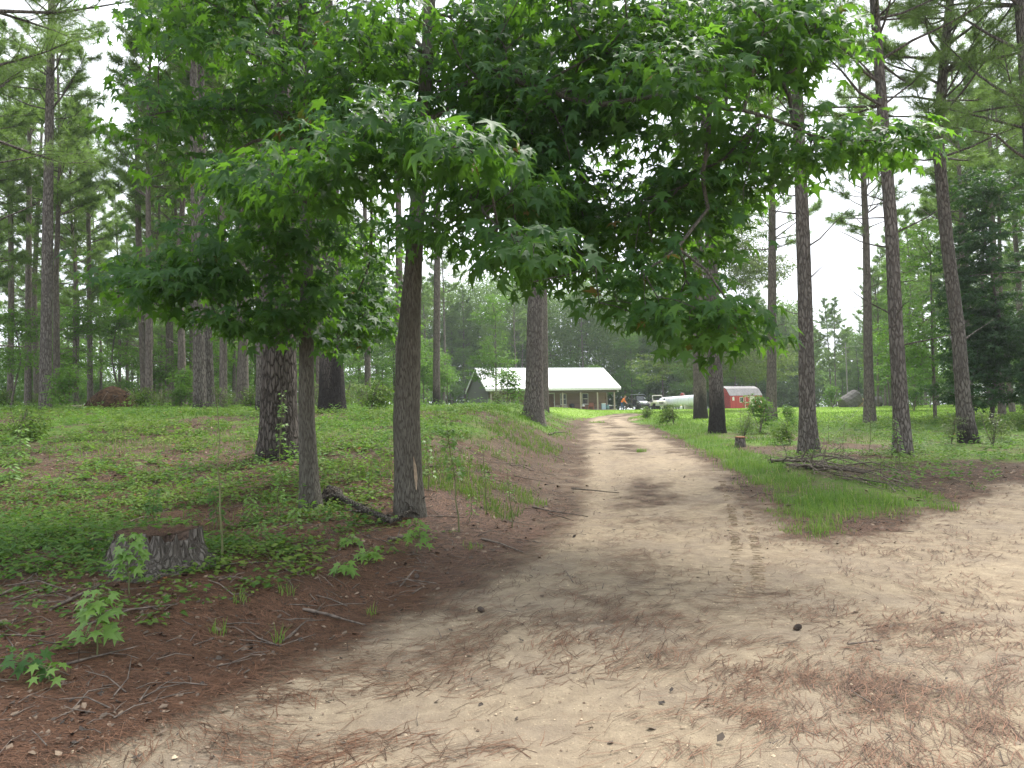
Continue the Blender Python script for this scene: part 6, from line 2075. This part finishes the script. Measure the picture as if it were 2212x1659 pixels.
# grass tufts standing alone in the road and on the straw
def tuft(label, px, py, n, h, R_, seed):
    rng = RNG(seed)
    p = hit(px, py)
    a = rng.uniform(0, 2 * PI, n); r_ = R_ * np.sqrt(rng.uniform(0, 1, n))
    V = blades(p[0] + np.cos(a) * r_, p[1] + np.sin(a) * r_, h * rng.uniform(.4, 1.1, n), rng, .005 + p[1] * .0004)
    o_ = np.arange(n)[:, None] * 5
    me = new_mesh('grass_tuft', V - p, [o_ + np.array([[0, 2, 3, 1]]), o_ + np.array([[2, 4, 3]])], False, {'mask': np.repeat(rng.uniform(.3, 1, n), 5)})
    tag(link('grass_tuft', me, GRASS, None, p), label, 'grass tuft', 'lone grass tufts')


for k, (lab, px, py, n, h, R_) in enumerate((
        ('small round grass tuft growing alone in the middle of the dirt road', 1386, 976, 90, .16, .16), ('wider grass tuft at the crest of the road', 1290, 913, 110, .18, .5), ('grass tuft on the bank edge left of the road', 1155, 1090, 60, .18, .25),
        ('thin grass tuft in the straw below the stump', 520, 1300, 26, .14, .08), ('bright grass sprig right of the stump', 620, 1285, 24, .14, .07), ('grass sprig at the sand edge in the lower left', 470, 1370, 22, .16, .06),
        ('grass sprig under the slim sweetgum front', 800, 1330, 18, .12, .05), ('grass blades by the bottom left sand', 605, 1390, 14, .20, .04), ('little grass tuft before the scarred sweetgum', 1020, 1185, 30, .12, .12),
        ('grass tuft at the right sand edge under the verge', 2040, 1098, 90, .16, .18), ('two-leaved grass sprig left of the bottom sapling', 250, 1330, 14, .10, .05))):
    tuft(lab, px, py, n, h, R_, 700 + k)


# tyre lugs pressed into the sand
def tracks():
    rng = RNG(91)
    V0 = []; F0 = []
    b = MB()
    for (L_) in ([(1598, 1290), (1590, 1220), (1588, 1160), (1580, 1100), (1560, 1040)], [(1642, 1290), (1637, 1220), (1628, 1160), (1612, 1100), (1586, 1040)]):
        W = np.array([g2(*q) for q in L_])
        s = np.linspace(0, 1, 96)
        P_ = np.stack([np.interp(s, np.linspace(0, 1, len(W)), W[:, k]) for k in range(2)], 1)
        T = unit(np.gradient(P_, axis=0)); S_ = np.stack([T[:, 1], -T[:, 0]], 1)
        for q, t_, n_ in zip(P_, T, S_):
            if rng.uniform() < .34:
                continue
            w = rng.uniform(.05, .09); l = rng.uniform(.012, .02)
            q = q + rng.normal(0, .008, 2)
            c = [q - n_ * w - t_ * l, q + n_ * w - t_ * l * .3, q + n_ * w + t_ * l, q - n_ * w + t_ * l * .3]
            z = [float(gz(*x)) for x in c]
            m_ = np.mean(c, axis=0)
            b.add([[*x, zz - .01] for x, zz in zip(c, z)] + [[*(x * .6 + m_ * .4), zz + rng.uniform(.004, .010)] for x, zz in zip(c, z)], [[[0, 1, 5, 4], [1, 2, 6, 5], [2, 3, 7, 6], [3, 0, 4, 7], [4, 5, 6, 7]]])
    o = link('tyre_track', b.mesh('tyre_track'), plain('packed_sand', (.30, .235, .16), .95, var=.35, scale=30, bump=.4, spec=.1))
    tag(o, 'ridged tyre track pressed into the sandy road', 'track', None, 'stuff')


tracks()

# ------------------------------------------------------------------ light, sky, render settings
SUN_EL, SUN_AZ = math.radians(58), math.radians(40)                   # azimuth from +y towards +x
sd_ = bpy.data.lights.new('sun', 'SUN'); sd_.energy = SUN_E; sd_.angle = math.radians(25); sd_.color = (1, .96, .90)
so = bpy.data.objects.new('sun', sd_); COL.objects.link(so)
dv = Vector((math.sin(SUN_AZ) * math.cos(SUN_EL), math.cos(SUN_AZ) * math.cos(SUN_EL), math.sin(SUN_EL)))
so.rotation_euler = dv.to_track_quat('Z', 'Y').to_euler()
so.location = (0, 0, 40)
w = bpy.data.worlds.new('World'); scene.world = w
w.use_nodes = True
nt = w.node_tree; nt.nodes.clear()
o_ = nt.nodes.new('ShaderNodeOutputWorld'); bg = nt.nodes.new('ShaderNodeBackground')
sky = nt.nodes.new('ShaderNodeTexSky'); sky.sky_type = 'NISHITA'; sky.sun_disc = False
sky.sun_elevation = SUN_EL; sky.sun_rotation = SUN_AZ; sky.dust_density = 4; sky.air_density = 1.0
tc = nt.nodes.new('ShaderNodeTexCoord'); mp = nt.nodes.new('ShaderNodeMapping'); mp.inputs['Scale'].default_value = (1.6, 1.6, 4)
nz = nt.nodes.new('ShaderNodeTexNoise'); nz.inputs['Scale'].default_value = 2.2; nz.inputs['Detail'].default_value = 6
mr = nt.nodes.new('ShaderNodeMapRange'); mr.inputs[1].default_value = .25; mr.inputs[2].default_value = .5; mr.inputs[3].default_value = .55; mr.inputs[4].default_value = 1
mx = nt.nodes.new('ShaderNodeMix'); mx.data_type = 'RGBA'
mx.inputs[7].default_value = (*CLOUD, 1)
nt.links.new(tc.outputs['Generated'], mp.inputs[0]); nt.links.new(mp.outputs[0], nz.inputs[0]); nt.links.new(nz.outputs[0], mr.inputs[0])
nt.links.new(mr.outputs[0], mx.inputs[0]); nt.links.new(sky.outputs[0], mx.inputs[6]); nt.links.new(mx.outputs[2], bg.inputs[0])
bg.inputs[1].default_value = SKY_S
nt.links.new(bg.outputs[0], o_.inputs[0])

if HAZE:
    b = MB(); b.box(-420, 420, -30, 420, -2.0, 27.0)
    me = b.mesh('haze')
    g = bpy.data.materials.new('thin_haze'); g.use_nodes = True
    g.node_tree.nodes.clear()
    oo = g.node_tree.nodes.new('ShaderNodeOutputMaterial'); v = g.node_tree.nodes.new('ShaderNodeVolumePrincipled')
    v.inputs['Color'].default_value = (.86, .92, .97, 1); v.inputs['Density'].default_value = HAZE
    v.inputs['Anisotropy'].default_value = .2
    g.node_tree.links.new(v.outputs[0], oo.inputs['Volume'])
    tag(link('haze', me, g), 'thin pale summer haze in the air', 'haze', None, 'stuff')

vs = scene.view_settings
vs.view_transform = 'Standard'; vs.look = 'None'; vs.gamma = 1; vs.use_curve_mapping = False
vs.exposure = EXPO
scene.render.engine = 'CYCLES'
c = scene.cycles
c.max_bounces = 7; c.diffuse_bounces = 4; c.glossy_bounces = 2; c.transmission_bounces = 4; c.volume_bounces = 0
c.caustics_reflective = False; c.caustics_refractive = False
c.use_denoising = True
c.denoiser = 'OPENIMAGEDENOISE'
c.use_adaptive_sampling = True
c.adaptive_threshold = .01
for o in bpy.data.objects:
    if o.type == 'MESH' and o.parent is None and not o.get('category') and not o.get('kind'):
        o['kind'] = 'structure'
